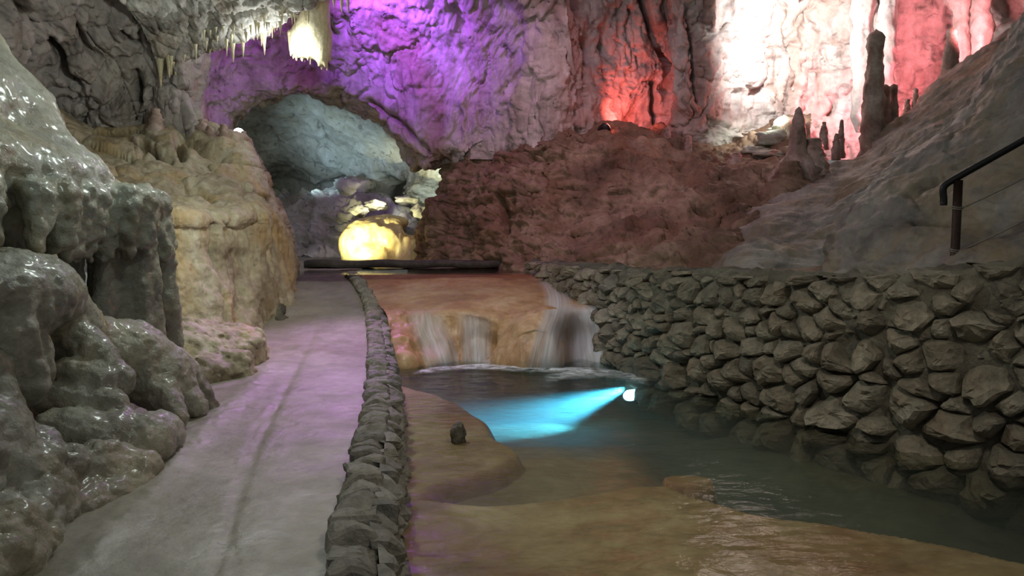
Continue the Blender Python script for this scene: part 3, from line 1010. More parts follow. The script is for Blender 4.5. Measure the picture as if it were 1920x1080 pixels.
E_ = lambda px, py, Y, r, k=0.12: ('e', P(px, py, Y), r, k)
def cap(x0, y0, Y0, x1, y1, Y1, r0, r1, k=0.025):
    return ('c', P(x0, y0, Y0), P(x1, y1, Y1), r0, r1, k)


lower_shapes = [
    ('e', (-4.45, 5.0, -0.1), (1.30, 3.2, 0.75), 0.1),
    E_(5, 560, 4.9, (0.42, 0.6, 0.33), 0.06), cap(60, 560, 5.2, 140, 620, 5.7, 0.26, 0.24, 0.08),
    cap(150, 645, 5.9, 230, 670, 6.1, 0.27, 0.28, 0.08), cap(230, 670, 6.1, 300, 705, 6.3, 0.28, 0.28, 0.08),
    cap(300, 705, 6.3, 365, 765, 6.3, 0.24, 0.10, 0.06), cap(285, 720, 6.1, 335, 785, 5.9, 0.20, 0.10, 0.06), cap(345, 700, 6.5, 395, 765, 6.6, 0.12, 0.08, 0.05),
    cap(95, 585, 5.4, 165, 655, 5.4, 0.13, 0.15), cap(165, 655, 5.4, 218, 712, 5.35, 0.15, 0.125), cap(120, 690, 5.2, 190, 715, 5.25, 0.12, 0.12),
    cap(105, 745, 5.1, 212, 762, 5.15, 0.14, 0.115), cap(150, 775, 5.05, 225, 790, 5.1, 0.10, 0.10),
    cap(110, 815, 4.85, 200, 825, 4.95, 0.16, 0.18, 0.06), cap(200, 825, 4.95, 258, 832, 5.05, 0.18, 0.19, 0.06), E_(285, 822, 5.25, (0.18, 0.25, 0.17), 0.05),
    cap(165, 885, 4.55, 240, 892, 4.72, 0.14, 0.165), cap(90, 880, 4.4, 150, 900, 4.45, 0.12, 0.10),
    cap(20, 620, 4.6, 58, 720, 4.65, 0.16, 0.12), cap(-20, 700, 4.4, 25, 820, 4.3, 0.13, 0.13), cap(70, 640, 4.8, 85, 700, 4.8, 0.09, 0.08),
    E_(62, 830, 4.35, (0.14, 0.14, 0.12), 0.04), E_(100, 862, 4.3, (0.12, 0.12, 0.11), 0.04), E_(30, 880, 4.1, (0.16, 0.16, 0.15), 0.05),
    E_(92, 902, 4.15, (0.10, 0.1, 0.1), 0.04), E_(140, 925, 4.35, (0.12, 0.12, 0.1), 0.04), E_(-60, 900, 3.8, (0.24, 0.5, 0.42), 0.06),
    E_(30, 990, 3.8, (0.22, 0.4, 0.24), 0.06), E_(-60, 1080, 3.3, (0.28, 0.6, 0.3), 0.1), cap(80, 985, 3.9, 160, 960, 4.25, 0.12, 0.12, 0.06), cap(160, 960, 4.25, 240, 915, 4.62, 0.12, 0.12, 0.06),
]
for i in range(16):
    px_ = 20 + i * 15 + random.uniform(-6, 6)
    Y_ = 3.75 + 0.95 * (i / 15)
    lower_shapes.append(('c', P(px_, 880 - 10 * (i % 3), Y_ + 0.12), P(px_ + 3, 1020 - 6 * i + random.uniform(-20, 25), Y_), 0.075, 0.05, 0.05))


def fine_low(V):
    f1, _, _ = worley(V * 7.0, 36)
    m = sstep(0.55, 0.2, V[:, 2]) * sstep(5.0, 4.4, V[:, 1])
    g1 = worley(V * 15, 37)[0]
    return 0.034 * fbm(V * 4.5, 4, 0.6, 320) + 0.014 * fbm(V * np.array([7, 7, 3.0]), 3, 0.5, 327, 'ridge') + 0.008 * fbm(V * 18, 2, 0.5, 324) + (0.01 + m * 0.05) * (0.5 - f1) + (0.010 + 0.02 * m) * (0.5 - g1)


blobs('lobed_flowstone', (-4.3, 2.3, -0.2), (-1.95, 8.0, 1.75), 0.036, lower_shapes, M_FLOW,
      'wet lobed grey flowstone spilling down to the path, bottom left', 'flowstone', 0.12, warp_flow, fine_low)

ledge_shapes = [E_(400, 665, 8.6, (0.45, 0.5, 0.30), 0.1), E_(455, 660, 8.9, (0.30, 0.45, 0.33), 0.1), E_(350, 650, 8.4, (0.45, 0.6, 0.3), 0.15),
                E_(395, 705, 8.0, (0.28, 0.4, 0.28), 0.08), E_(440, 700, 8.2, (0.26, 0.3, 0.28), 0.08)]


def warp_rock(p):
    f1, f2, cid = worley(p * 4.5, 39)
    return (0.05 * fbm(p * 2.5, 3, 0.55, 330) - 0.06 * (cid - 0.5) + 0.04 * np.exp(-((f2 - f1) / 0.1) ** 2)).astype(np.float32)


blobs('ledge_boulder', (-4.6, 7.0, -0.3), (-2.4, 9.8, 0.75), 0.04, ledge_shapes, M_BLOCK,
      'low ochre boulder ledge jutting onto the path below the rock block', 'boulder', 0.1, warp_rock, lambda V: 0.03 * fbm(V * 7, 3, 0.6, 334))
blobs('dark_boulder', (-4.2, 11.0, -0.2), (-3.1, 12.6, 0.9), 0.035,
      [E_(518, 590, 11.9, (0.17, 0.2, 0.24), 0.03), E_(505, 570, 12.1, (0.14, 0.2, 0.26), 0.03), E_(530, 603, 11.7, (0.16, 0.14, 0.12), 0.03)], M_MORTAR,
      'small dark angular boulder at the foot of the block beside the path', 'boulder', 0.05, warp_rock, lambda V: 0.02 * fbm(V * 9, 3, 0.6, 338))

# ------------------------------------------------------------------ path, kerb, pool, cascade


def zpath(y):
    return 0.77 * sstep(9.5, 16.0, y)


def on_path(px, py, up):
    z = 0.0
    for _ in range(60):
        p = G(px, py, z)
        z = 0.6 * z + 0.4 * float(zpath(p[1]) + up)
    return G(px, py, z)


KPX = [(668, 1240), (666, 1110), (664, 1030), (666, 970), (678, 910), (689, 860), (699, 800), (708, 745), (709, 690), (706, 640), (701, 592), (690, 552), (672, 524), (657, 509)]
KC = np.array([on_path(x, y, 0.09) for x, y in KPX])
KW = _cr_weights(len(KC), 400) @ KC
ks = np.concatenate([[0], np.cumsum(np.linalg.norm(np.diff(KW[:, :2], axis=0), axis=1))])
KL = ks[-1]


def kerb_at(s):
    c = np.array([np.interp(s, ks, KW[:, q]) for q in range(3)])
    e = np.array([np.interp(s + 0.15, ks, KW[:, q]) - np.interp(s - 0.15, ks, KW[:, q]) for q in range(3)])
    e[2] = 0
    e /= np.linalg.norm(e) + 1e-9
    return c, np.array([e[1], -e[0], 0.0])     # centre and direction to the pool side


def kerb_x(y):
    return np.interp(y, KW[:, 1], KW[:, 0])


# path
ny, nx = 420, 130
yy = np.linspace(0.8, 16.6, ny)
tt = np.linspace(0, 1, nx)
YY, TT = np.meshgrid(yy, tt, indexing='ij')
XX = kerb_x(YY) - 3.4 * (1 - TT)
S = np.stack([XX, YY, zpath(YY)], -1)
S[..., 2] += 0.018 * fbm(S * 1.1, 3, 0.5, 400) + 0.006 * fbm(S * np.array([6, 2.5, 1]), 3, 0.6, 405) + 0.003 * fbm(S * 22, 2, 0.5, 407)
ppx, ppy = proj(S)
S[..., 2] -= 0.014 * np.exp(-(seg_dist(ppx, ppy, [(400, 1080), (440, 960), (480, 840), (530, 740), (590, 620)]) / 7) ** 2)
S[..., 2] -= 0.010 * np.exp(-(seg_dist(ppx, ppy, [(520, 760), (480, 800), (430, 950), (440, 1080)]) / 4) ** 2)
rim = np.exp(-(seg_dist(ppx, ppy, [(110, 1100), (215, 990), (300, 905), (345, 845), (390, 795), (440, 755), (505, 692)]) / np.clip(1.2e2 / S[..., 1], 8, 34)) ** 2)
S[..., 2] += rim * (0.02 + 0.03 * np.abs(fbm(S * 16, 3, 0.6, 410)))
tag(link('floor_path', np_mesh('floor_path', S.reshape(-1, 3), grid_faces(ny, nx)[:, ::-1]), M_PATH), 'worn grey concrete footpath leading to the arch', kind='structure')

# level ground beyond the path, in front of and inside the tunnel
fl = surf([[(-14, 15.6, .70), (-7, 15.6, .72), (-3.3, 15.9, .74), (-1, 16.4, .76), (1.5, 16.0, .8)],
           [(-14, 18, .74), (-7, 18, .76), (-3.3, 18, .78), (-1, 18, .80), (1.5, 18, .84)],
           [(-14, 22, .76), (-8, 22, .78), (-4, 22, .8), (-1, 22, .82), (1.5, 22, .86)],
           [(-16, 31, .76), (-9, 31, .8), (-5, 31, .84), (-1, 31, .9), (2, 31, .9)]], 110, 110)
fl[..., 2] += 0.05 * fbm(fl * 1.2, 4, 0.55, 420)
tag(link('floor_tunnel', np_mesh('floor_tunnel', fl.reshape(-1, 3), grid_faces(110, 110)[:, ::-1]), M_PATH), 'rough tunnel floor beyond the slab', kind='structure')

# cascade of travertine below the upper channel
CA = [
    [(640, 520, 16.6), (715, 520, 16.6), (795, 520, 16.6), (875, 520, 16.6), (945, 520, 16.6), (990, 518, 16.6), (1015, 514, 16.4), (1045, 512, 16.0)],
    [(655, 516, 14.8), (722, 515, 14.8), (800, 514, 14.8), (880, 513, 14.8), (950, 513, 14.8), (995, 513, 14.8), (1022, 510, 14.6), (1055, 508, 14.2)],
    [(682, 545, 13.2), (748, 545, 13.0), (820, 545, 12.8), (890, 545, 12.6), (958, 548, 12.4), (1015, 545, 12.6), (1062, 548, 12.7), (1115, 555, 12.3)],
    [(715, 578, 11.9), (772, 578, 11.8), (836, 577, 11.6), (900, 583, 11.4), (962, 596, 11.2), (1032, 576, 11.5), (1088, 576, 11.6), (1145, 588, 11.3)],
    [(728, 605, 11.4), (766, 603, 11.4), (842, 598, 11.4), (906, 608, 11.2), (962, 626, 10.9), (1030, 606, 11.0), (1088, 596, 11.4), (1155, 615, 11.1)],
    [(732, 648, 10.9), (764, 645, 10.9), (846, 648, 11.2), (912, 650, 11.0), (962, 656, 10.6), (1026, 646, 10.7), (1088, 645, 11.3), (1160, 650, 11.0)],
    [(736, 692, 10.4), (775, 692, 10.4), (852, 690, 10.9), (918, 690, 10.7), (966, 692, 10.3), (1030, 690, 10.4), (1088, 690, 11.0), (1165, 692, 10.7)],
    [(738, 735, 10.4), (778, 733, 10.9), (855, 732, 11.3), (920, 732, 11.2), (968, 732, 11.0), (1032, 732, 11.1), (1092, 732, 11.4), (1170, 732, 11.2)],
    [(736, 790, 10.6), (776, 790, 11.2), (853, 790, 11.5), (918, 790, 11.4), (966, 790, 11.2), (1030, 790, 11.3), (1090, 790, 11.6), (1170, 790, 11.4)],
]
NCA, MCA = 200, 230
S = surf(PP(CA), NCA, MCA)
n = toward_eye(S, normals(S))
cpx, cpy = proj(S)
low = sstep(570, 600, cpy)
up = 1 - low
d = low * (0.10 * fbm(S * np.array([2.0, 2.0, 1.0]), 3, 0.5, 430) + 0.07 * fbm(S * np.array([3.2, 3.2, 0.8]), 3, 0.5, 434, 'ridge'))
f1, f2, cid = worley(S * 2.2, 44)
d += low * 0.10 * (0.5 - f1)
for mx_, my_, rx_, ry_, am_ in ((985, 642, 46, 42, 0.32), (752, 655, 30, 38, 0.22), (1030, 600, 30, 24, 0.12), (900, 640, 26, 40, -0.12), (830, 660, 22, 30, 0.12), (1090, 640, 30, 45, -0.15)):
    d += low * am_ * np.exp(-((cpx - mx_) / rx_) ** 2 - ((cpy - my_) / ry_) ** 2)
d += up * sstep(16.0, 14.4, S[..., 1]) * (0.03 * fbm(S * 1.6, 3, 0.5, 437) + 0.012 * fbm(S * np.array([4, 4, 8]), 3, 0.5, 439))
d += 0.008 * fbm(S * 9, 3, 0.6, 441)
S = S + n * d[..., None]
CAS = S.copy()
CPX, CPY = proj(CAS)
F = grid_faces(NCA, MCA)
o = link('travertine_cascade', np_mesh('travertine_cascade', S.reshape(-1, 3), F), M_TRAV)
tag(o, 'orange travertine cascade with rounded mounds between path kerb and stone wall', 'cascade')


def on_cascade(px, py, off):
    k = np.argmin((CPX - px) ** 2 + (CPY - py) ** 2 * 1.0 + (CAS[..., 1] > 15.2) * 1e4)
    return CAS.reshape(-1, 3)[k] + np.array([0, -off, off * 0.6])


def veil(left, right, nu, nv, off, mat, label, group=None, name='falling_water'):
    """a sheet of water over the cascade between two edges (pixel polylines, top to bottom)"""
    L = _cr_weights(len(left), nv) @ np.array(left, float)
    Rr = _cr_weights(len(right), nv) @ np.array(right, float)
    V = np.zeros((nv, nu, 3))
    for i in range(nv):
        for j in range(nu):
            q = L[i] + (Rr[i] - L[i]) * j / (nu - 1)
            V[i, j] = on_cascade(q[0], q[1], off * (0.7 + 0.6 * i / nv))
    for _ in range(4):
        V[1:-1] = (V[:-2] + 2 * V[1:-1] + V[2:]) / 4
        V[:, 1:-1] = (V[:, :-2] + 2 * V[:, 1:-1] + V[:, 2:]) / 4
    V[..., 1] -= 0.02 * np.abs(vnoise(np.stack([np.arange(nu)[None, :] * 0.7 + 0 * V[..., 0], 0.12 * np.arange(nv)[:, None] + 0 * V[..., 0], 0 * V[..., 0]], -1), 9))
    me = np_mesh(name, V.reshape(-1, 3), grid_faces(nv, nu))
    uvl = me.uv_layers.new(name='UVMap')
    li = np.empty(len(me.loops), np.int32)
    me.loops.foreach_get('vertex_index', li)
    uvl.data.foreach_set('uv', np.stack([(li % nu) / (nu - 1), (li // nu) / (nv - 1)], -1).astype(np.float32).ravel())
    return tag(link(name, me, mat), label, 'waterfall', group)


veil([(762, 578), (766, 615), (782, 650), (800, 695)], [(835, 578), (842, 615), (856, 650), (866, 695)], 28, 40, 0.05, M_VEIL,
     'white water curtain falling at the kerb end of the cascade')
veil([(850, 580), (858, 620), (862, 650), (866, 695)], [(925, 590), (925, 620), (922, 650), (922, 695)], 22, 40, 0.05, M_VEIL,
     'thin water veil falling in the middle of the cascade')
veil([(990, 520), (1012, 540), (1018, 575), (1000, 630), (985, 695)], [(1035, 520), (1062, 545), (1075, 575), (1060, 630), (1050, 695)], 24, 50, 0.05, M_VEIL,
     'water stream sliding down the cascade left of the heavy fall')
veil([(1040, 572), (1045, 600), (1048, 650), (1050, 698)], [(1128, 575), (1145, 600), (1152, 650), (1156, 698)], 34, 40, 0.10, M_VEIL_DENSE,
     'heavy white waterfall pouring beside the dry-stone wall')

# ------------------------------------------------------------------ pool
ZW = -0.33
g2 = lambda px, py, z=-0.36: G(px, py, z)[:2]
RIM = np.array([g2(*q) for q in [(700, 960), (790, 936), (900, 944), (1000, 936), (1100, 922), (1180, 914), (1250, 914), (1310, 940), (1400, 965), (1500, 975), (1600, 985), (1750, 1020), (1920, 1050), (2100, 1080)]])
SHELF = np.array([g2(*q) for q in [(700, 700), (745, 722), (800, 738), (870, 762), (905, 800), (960, 848), (900, 880), (840, 900), (780, 925), (700, 945)]])
WSH = [g2(*q) for q in [(1390, 775), (1480, 800), (1600, 835), (1720, 868)]]


def poly_sd(x, y, poly):
    d = np.full(x.shape, 1e9)
    ins = np.zeros(x.shape, bool)
    m = len(poly)
    for i in range(m):
        (x0, y0), (x1, y1) = poly[i], poly[(i + 1) % m]
        dx, dy = x1 - x0, y1 - y0
        t = np.clip(((x - x0) * dx + (y - y0) * dy) / (dx * dx + dy * dy), 0, 1)
        d = np.minimum(d, np.hypot(x - x0 - t * dx, y - y0 - t * dy))
        ins ^= ((y0 > y) != (y1 > y)) & (x < dx * (y - y0) / (dy + 1e-12) + x0)
    return np.where(ins, -d, d)


nb = 330
bx, by = np.meshgrid(np.linspace(-2.0, 5.6, nb), np.linspace(0.9, 11.2, nb), indexing='ij')
B3 = np.stack([bx, by, 0 * bx], -1)
wob = 0.10 * fbm(B3 * 1.6, 3, 0.5, 460)
sd_rim = by - np.interp(bx, RIM[:, 0], RIM[:, 1]) + wob
sd_shelf = poly_sd(bx, by, SHELF) + wob
sd_w = seg_dist(bx, by, WSH) - 0.12 + wob
z = np.full(bx.shape, -0.86)
mid = 1 - sstep(0.9, 1.9, bx + 0.6 * wob + 0.5 * np.maximum(0, 6.2 - by) * 0)
mid = mid * (1 - sstep(6.6, 8.8, by + wob))
z = z + mid * 0.34
near_z = -0.39 + 0.02 * fbm(B3 * 1.3, 3, 0.5, 463) - 0.03 * sstep(-0.2, -1.5, sd_rim)
z = np.maximum(z, np.where(sd_rim < 0.45, -0.86 + (near_z + 0.86) * (1 - sstep(-0.02, 0.42, sd_rim)), -9))
z = np.maximum(z, -0.86 + 0.5 * (1 - sstep(-0.02, 0.30, sd_shelf)))
z = np.maximum(z, -0.86 + 0.20 * (1 - sstep(-0.05, 0.7, sd_w)))
z += 0.03 * fbm(B3 * 1.2, 4, 0.5, 466) + 0.006 * fbm(B3 * 6, 3, 0.6, 468)
rimline = np.exp(-(sd_rim / 0.05) ** 2)
z += 0.02 * rimline
flat = g2(1290, 888)
z = np.maximum(z, -0.41 - 3 * np.maximum(0, ((bx - flat[0]) / 1.5) ** 2 * 9 + ((by - flat[1]) * 3.2) ** 2 - 0.16))


def bed_material():
    """travertine with green silt in the deeps, darkened to stand in for water depth"""
    t = NT('pool_bed')
    tc = t.n('ShaderNodeTexCoord')
    v = tc.outputs['Object']
    nz = t.noise(v, 1.3, 7, 0.6, 0.6)
    trav = t.ramp(nz, [(0.3, srgb(126, 98, 70)), (0.5, srgb(166, 138, 104)), (0.7, srgb(198, 176, 140))])
    n2 = t.noise(v, 0.9, 4, 0.6, 0.3)
    trav = t.mix(t.ramp(n2, [(0.5, gray(0)), (0.66, gray(0.6))]), trav, srgb(158, 106, 72))
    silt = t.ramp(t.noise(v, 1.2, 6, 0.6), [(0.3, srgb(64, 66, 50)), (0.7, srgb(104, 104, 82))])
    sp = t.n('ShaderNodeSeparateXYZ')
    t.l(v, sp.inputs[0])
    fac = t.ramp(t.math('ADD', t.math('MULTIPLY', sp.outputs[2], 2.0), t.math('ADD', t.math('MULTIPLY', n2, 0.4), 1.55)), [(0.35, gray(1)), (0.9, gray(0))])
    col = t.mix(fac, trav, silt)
    col = t.mix(0.5, col, t.ramp(t.noise(v, 9, 5, 0.7), [(0.3, gray(0.55)), (0.7, gray(1))]), 'MULTIPLY')
    b = t.n('ShaderNodeBsdfPrincipled')
    t.l(col, b.inputs['Base Color'])
    b.inputs['Roughness'].default_value = 0.6
    bp = t.n('ShaderNodeBump')
    bp.inputs['Strength'].default_value = 0.4
    bp.inputs['Distance'].default_value = 0.03
    t.l(t.noise(v, 9, 6, 0.6), bp.inputs['Height'])
    t.l(bp.outputs[0], b.inputs['Normal'])
    t.l(b.outputs[0], t.out.inputs[0])
    return t.m


BED = np.stack([bx, by, z], -1)
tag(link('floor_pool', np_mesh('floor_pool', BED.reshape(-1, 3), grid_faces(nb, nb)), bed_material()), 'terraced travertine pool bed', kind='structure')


def bed_z(x, y):
    i = np.clip(int(round((x + 2.0) / 7.6 * (nb - 1))), 0, nb - 1)
    j = np.clip(int(round((y - 0.9) / 10.3 * (nb - 1))), 0, nb - 1)
    return float(z[i, j])


nw = 360
wx, wy = np.meshgrid(np.linspace(-2.0, 5.6, nw), np.linspace(0.9, 11.1, nw), indexing='ij')
W3 = np.stack([wx, wy, 0 * wx], -1)
fall = np.exp(-((wy - 10.3) / 1.6) ** 2) * sstep(-1.8, -0.5, wx)
shal = 1 - sstep(-0.6, 0.3, wy - np.interp(wx, RIM[:, 0], RIM[:, 1]))
wz = ZW + (0.006 + 0.016 * fall + 0.003 * shal) * fbm(W3 * np.array([3.0, 6.0, 1]), 3, 0.5, 480) + 0.0025 * fbm(W3 * np.array([9, 15, 1]), 2, 0.5, 484)
WV = np.stack([wx, wy, wz], -1).reshape(-1, 3)
ring_i = [q * nw for q in range(nw)] + [(nw - 1) * nw + q for q in range(1, nw)] + [q * nw + nw - 1 for q in range(nw - 2, -1, -1)] + [q for q in range(nw - 2, 0, -1)]
WVb = WV[ring_i].copy()
WVb[:, 2] = -1.3
m0 = len(WV)
mr = len(ring_i)
side = [(ring_i[q], m0 + q, m0 + (q + 1) % mr, ring_i[(q + 1) % mr]) for q in range(mr)]
cen = m0 + mr
bot = [(m0 + q, cen, cen + 1, m0 + (q + 1) % mr) for q in range(mr)]
cb = np.array([[1.8, 6.0, -1.3], [1.8001, 6.0, -1.3]])
WF = np.concatenate([grid_faces(nw, nw), np.array(side)[:, ::-1], np.array(bot)[:, ::-1]])
tag(link('water', np_mesh('water', np.concatenate([WV, WVb, cb]), WF), M_WATER), 'clear rippling pool water', kind='structure')
uw = surf([[(-4.2, 13.9, .755), (-1.5, 13.9, .755), (1.4, 13.9, .755)], [(-4.2, 16.0, .765), (-1.5, 16.0, .765), (1.4, 16.0, .765)]], 60, 60)
uw[..., 2] += 0.004 * fbm(uw * np.array([2, 5, 1]), 2, 0.5, 490)
tag(link('water_channel', np_mesh('water_channel', uw.reshape(-1, 3), grid_faces(60, 60)[:, ::-1]), M_WATERFAST), 'still water in the upper channel in front of the slab', kind='structure')

# foam at the foot of the falls
def foam(pts, w0, w1, label):
    c = _cr_weights(len(pts), 60) @ np.array([G(x, y, ZW + 0.02) for x, y in pts])
    V = np.zeros((60, 12, 3))
    for i in range(60):
        w = w0 + (w1 - w0) * i / 59
        for j in range(12):
            t = j / 11
            V[i, j] = c[i] + np.array([0, (t - 0.35) * w, -0.005 + 0.022 * math.sin(math.pi * t)])
    V[..., 2] += 0.02 * fbm(V * 5, 3, 0.5, 495)
    me = np_mesh('foam', V.reshape(-1, 3), grid_faces(60, 12))
    uvl = me.uv_layers.new(name='UVMap')
    li = np.empty(len(me.loops), np.int32)
    me.loops.foreach_get('vertex_index', li)
    uvl.data.foreach_set('uv', np.stack([(li // 12) / 59, (li % 12) / 11], -1).astype(np.float32).ravel())
    tag(link('foam', me, M_FOAM), label, 'foam', kind='stuff')


foam([(772, 700), (830, 693), (900, 688), (980, 694), (1060, 695), (1150, 697)], 0.35, 0.5, 'white foam line along the foot of the cascade')
foam([(1020, 712), (1090, 703), (1150, 703), (1215, 715)], 0.5, 0.8, 'churning white water below the heavy waterfall')

# underwater blue lamp
lb = G(1184, 740, -0.54)
eb = empty('underwater_lamp', 'glowing blue underwater lamp below the waterfall beside the wall', 'lamp', loc=lb)
EYE_DIR = np.array([-0.30, -0.42, 0.86])


def tube(pts, r, segs=12, closed_ends=True):
    pts = np.array(pts, float)
    n = len(pts)
    rr = np.broadcast_to(np.array(r, float), (n,))
    T = np.gradient(pts, axis=0)
    T /= np.linalg.norm(T, axis=1, keepdims=True) + 1e-9
    ref = np.array([0, 0, 1.0]) if abs(T[0][2]) < 0.9 else np.array([1.0, 0, 0])
    V = []
    u = np.cross(T[0], ref)
    u /= np.linalg.norm(u)
    for k in range(n):
        u = u - T[k] * (u @ T[k])
        u /= np.linalg.norm(u)
        w = np.cross(T[k], u)
        for q in range(segs):
            a = 2 * math.pi * q / segs
            V.append(pts[k] + rr[k] * (math.cos(a) * u + math.sin(a) * w))
    F = grid_faces(n, segs, True).tolist()
    if closed_ends:
        c0, c1 = len(V), len(V) + 1
        V += [pts[0], pts[-1]]
        for q in range(segs):
            F.append([c0, c0, (q + 1) % segs, q])
            F.append([c1, c1, (n - 1) * segs + q, (n - 1) * segs + (q + 1) % segs])
    V = np.array(V)
    me = bpy.data.meshes.new('tube')
    F = [f if f[0] != f[1] else f[1:] for f in F]
    me.from_pydata(V.tolist(), [], F)
    me.polygons.foreach_set('use_smooth', np.ones(len(me.polygons), bool))
    return me


def floodlight(root, direction, r, depth, glass):
    dv = np.array(direction) / np.linalg.norm(direction)
    link('housing', tube([-dv * depth, -dv * depth * 0.7, -dv * 0.01], [r * 0.7, r * 1.08, r * 1.1], 20), M_LAMPBODY, root)
    link('lens', tube([-dv * 0.01, dv * 0.008, dv * 0.014], [r, r, r * 0.8], 20), glass, root)


floodlight(eb, EYE_DIR, 0.11, 0.12, M_BLUEGLASS)
bt = G(985, 800, -0.80)
lamp('underwater_blue_beam', np.array(lb) + np.array([-0.10, -0.10, 0.10]), 3000, (0.08, 0.60, 1.0), 0.04, bt, 33, 1.0)

# ------------------------------------------------------------------ dry-stone wall


def clip_poly(poly, nx_, ny_, c):
    out = []
    m = len(poly)
    for i in range(m):
        a, b = poly[i], poly[(i + 1) % m]
        da, db = a[0] * nx_ + a[1] * ny_ - c, b[0] * nx_ + b[1] * ny_ - c
        if da <= 0:
            out.append(a)
        if (da < 0) != (db < 0) and abs(da - db) > 1e-12:
            t = da / (da - db)
            out.append((a[0] + t * (b[0] - a[0]), a[1] + t * (b[1] - a[1])))
    return out


def voronoi(seeds, box, ax=1.0, wts=None):
    """cells of weighted seeds in (s, v); s is weighed by ax so that stones lie flat"""
    cells = []
    Q = np.array(seeds) * np.array([ax, 1.0])
    x0, x1, y0, y1 = box
    wts = np.zeros(len(Q)) if wts is None else np.array(wts)
    for i, q in enumerate(Q):
        poly = [(x0 * ax, y0), (x1 * ax, y0), (x1 * ax, y1), (x0 * ax, y1)]
        dd = np.hypot(*(Q - q).T)
        for j in np.argsort(dd)[1:26]:
            nvec = Q[j] - q
            c = (Q[j] @ Q[j] - q @ q + wts[i] - wts[j]) / 2
            poly = clip_poly(poly, nvec[0], nvec[1], float(c))
            if len(poly) < 3:
                break
        cells.append([(a / ax, b) for a, b in poly])
    return cells


def stone_mesh(poly, mapf, proud, rnd, nring=18, inset=0.012, rough=1.0):
    """one stone fitted into a polygon of the wall face; mapf(s, v, depth) places it"""
    poly = np.array(poly)
    c = poly.mean(0)
    cl = np.vstack([poly, poly[:1]])
    L = np.concatenate([[0], np.cumsum(np.linalg.norm(np.diff(cl, axis=0), axis=1))])
    t = np.linspace(0, L[-1], nring, endpoint=False) + rnd.uniform(0, 0.03)
    ring = np.stack([np.interp(t % L[-1], L, cl[:, q]) for q in (0, 1)], -1)
    size = math.sqrt(max(1e-4, L[-1] ** 2 / 16))
    dirs = ring - c
    ln = np.linalg.norm(dirs, axis=1, keepdims=True)
    ring = c + dirs * (1 - np.minimum(0.3, inset / (ln + 1e-6)) - rnd.uniform(-0.03, 0.10, (nring, 1)))
    tilt = rnd.uniform(-0.30, 0.30, 2)
    # break planes make the face angular
    planes = [(rnd.normal(size=2), rnd.uniform(0.0, 0.55) * size) for _ in range(4)]
    Q, DP, KK = [], [], []
    for k, (sc, dep) in enumerate(((1.02, -0.8), (1.0, 0.25), (0.88, 0.80), (0.62, 0.98), (0.32, 1.0), (0.0, 1.0))):
        for p in (ring if sc else [c]):
            Q.append(c + (p - c) * sc)
            DP.append(proud * dep)
            KK.append(k > 0)
    Q, DP, KK = np.array(Q), np.array(DP), np.array(KK, float)
    dd = (Q - c) @ tilt
    for nn, off in planes:
        nn = nn / np.linalg.norm(nn)
        dd -= 1.0 * np.maximum(0.0, (Q - c) @ nn - off * 0.5)
    q3 = np.concatenate([Q * 7.0, np.full((len(Q), 1), 11.0 * rnd.uniform(0, 9))], 1)
    dd += size * (0.18 * fbm(q3, 2, 0.5, 700) + 0.12 * fbm(q3 * 3.1, 2, 0.5, 705))
    Q = Q + (KK * size * 0.06 * vnoise(q3 * 1.7, 709))[:, None] * (Q - c) / (np.linalg.norm(Q - c, axis=1, keepdims=True) + 1e-6)
    dd *= rough
    dd -= np.percentile(dd, 45)
    V = [mapf(q[0], q[1], e) for q, e in zip(Q, DP + KK * dd)]
    F = []
    for k in range(4):
        for q in range(nring):
            a, b = k * nring + q, k * nring + (q + 1) % nring
            F.append((a, b, b + nring, a + nring))
    for q in range(nring):
        F.append((4 * nring + q, 4 * nring + (q + 1) % nring, 5 * nring))
    me = bpy.data.meshes.new('stone')
    V = np.array(V)
    org = V.mean(0)
    me.from_pydata((V - org).tolist(), [], F)
    me.polygons.foreach_set('use_smooth', np.zeros(len(me.polygons), bool))
    return me, org


WPT = np.array([(0.10, 15.3), (0.52, 13.7), (1.0, 12.0), (1.46, 10.6), (1.97, 9.2), (2.54, 8.03), (3.22, 6.95), (4.02, 5.87), (4.9, 4.85), (5.7, 4.05)])
WL = _cr_weights(len(WPT), 300) @ WPT
ws = np.concatenate([[0], np.cumsum(np.linalg.norm(np.diff(WL, axis=0), axis=1))])
WLEN = ws[-1]
ZB = -1.0


def wall_top(s):
    y = np.interp(s, ws, WL[:, 1])
    return np.interp(y, [4, 5.87, 6.3, 6.9, 7.7, 8.4, 10.5, 12, 13.6, 15.3], [1.62, 1.36, 1.25, 1.16, 1.11, 1.11, 1.02, 0.99, 0.97, 0.93])


def wall_pt(s, v, d):
    c = np.array([np.interp(s, ws, WL[:, 0]), np.interp(s, ws, WL[:, 1]), 0])
    a = np.array([np.interp(s - 0.3, ws, WL[:, 0]), np.interp(s - 0.3, ws, WL[:, 1])])
    b = np.array([np.interp(s + 0.3, ws, WL[:, 0]), np.interp(s + 0.3, ws, WL[:, 1])])
    e = (b - a) / (np.linalg.norm(b - a) + 1e-9)
    nrm = np.array([e[1], -e[0], 0]) * (1 if e[1] * -1 + e[0] * -1 < 99 else 1)
    if nrm @ np.array([-0.7, -0.7, 0]) < 0:
        nrm = -nrm
    lean = 0.10 * (v + 0.35) + 0.05 * math.sin(s * 1.9)
    return c + nrm * (d - lean) + np.array([0, 0, v])


root_w = empty('dry_stone_wall', 'long rubble-stone retaining wall along the right side of the pool', 'wall')
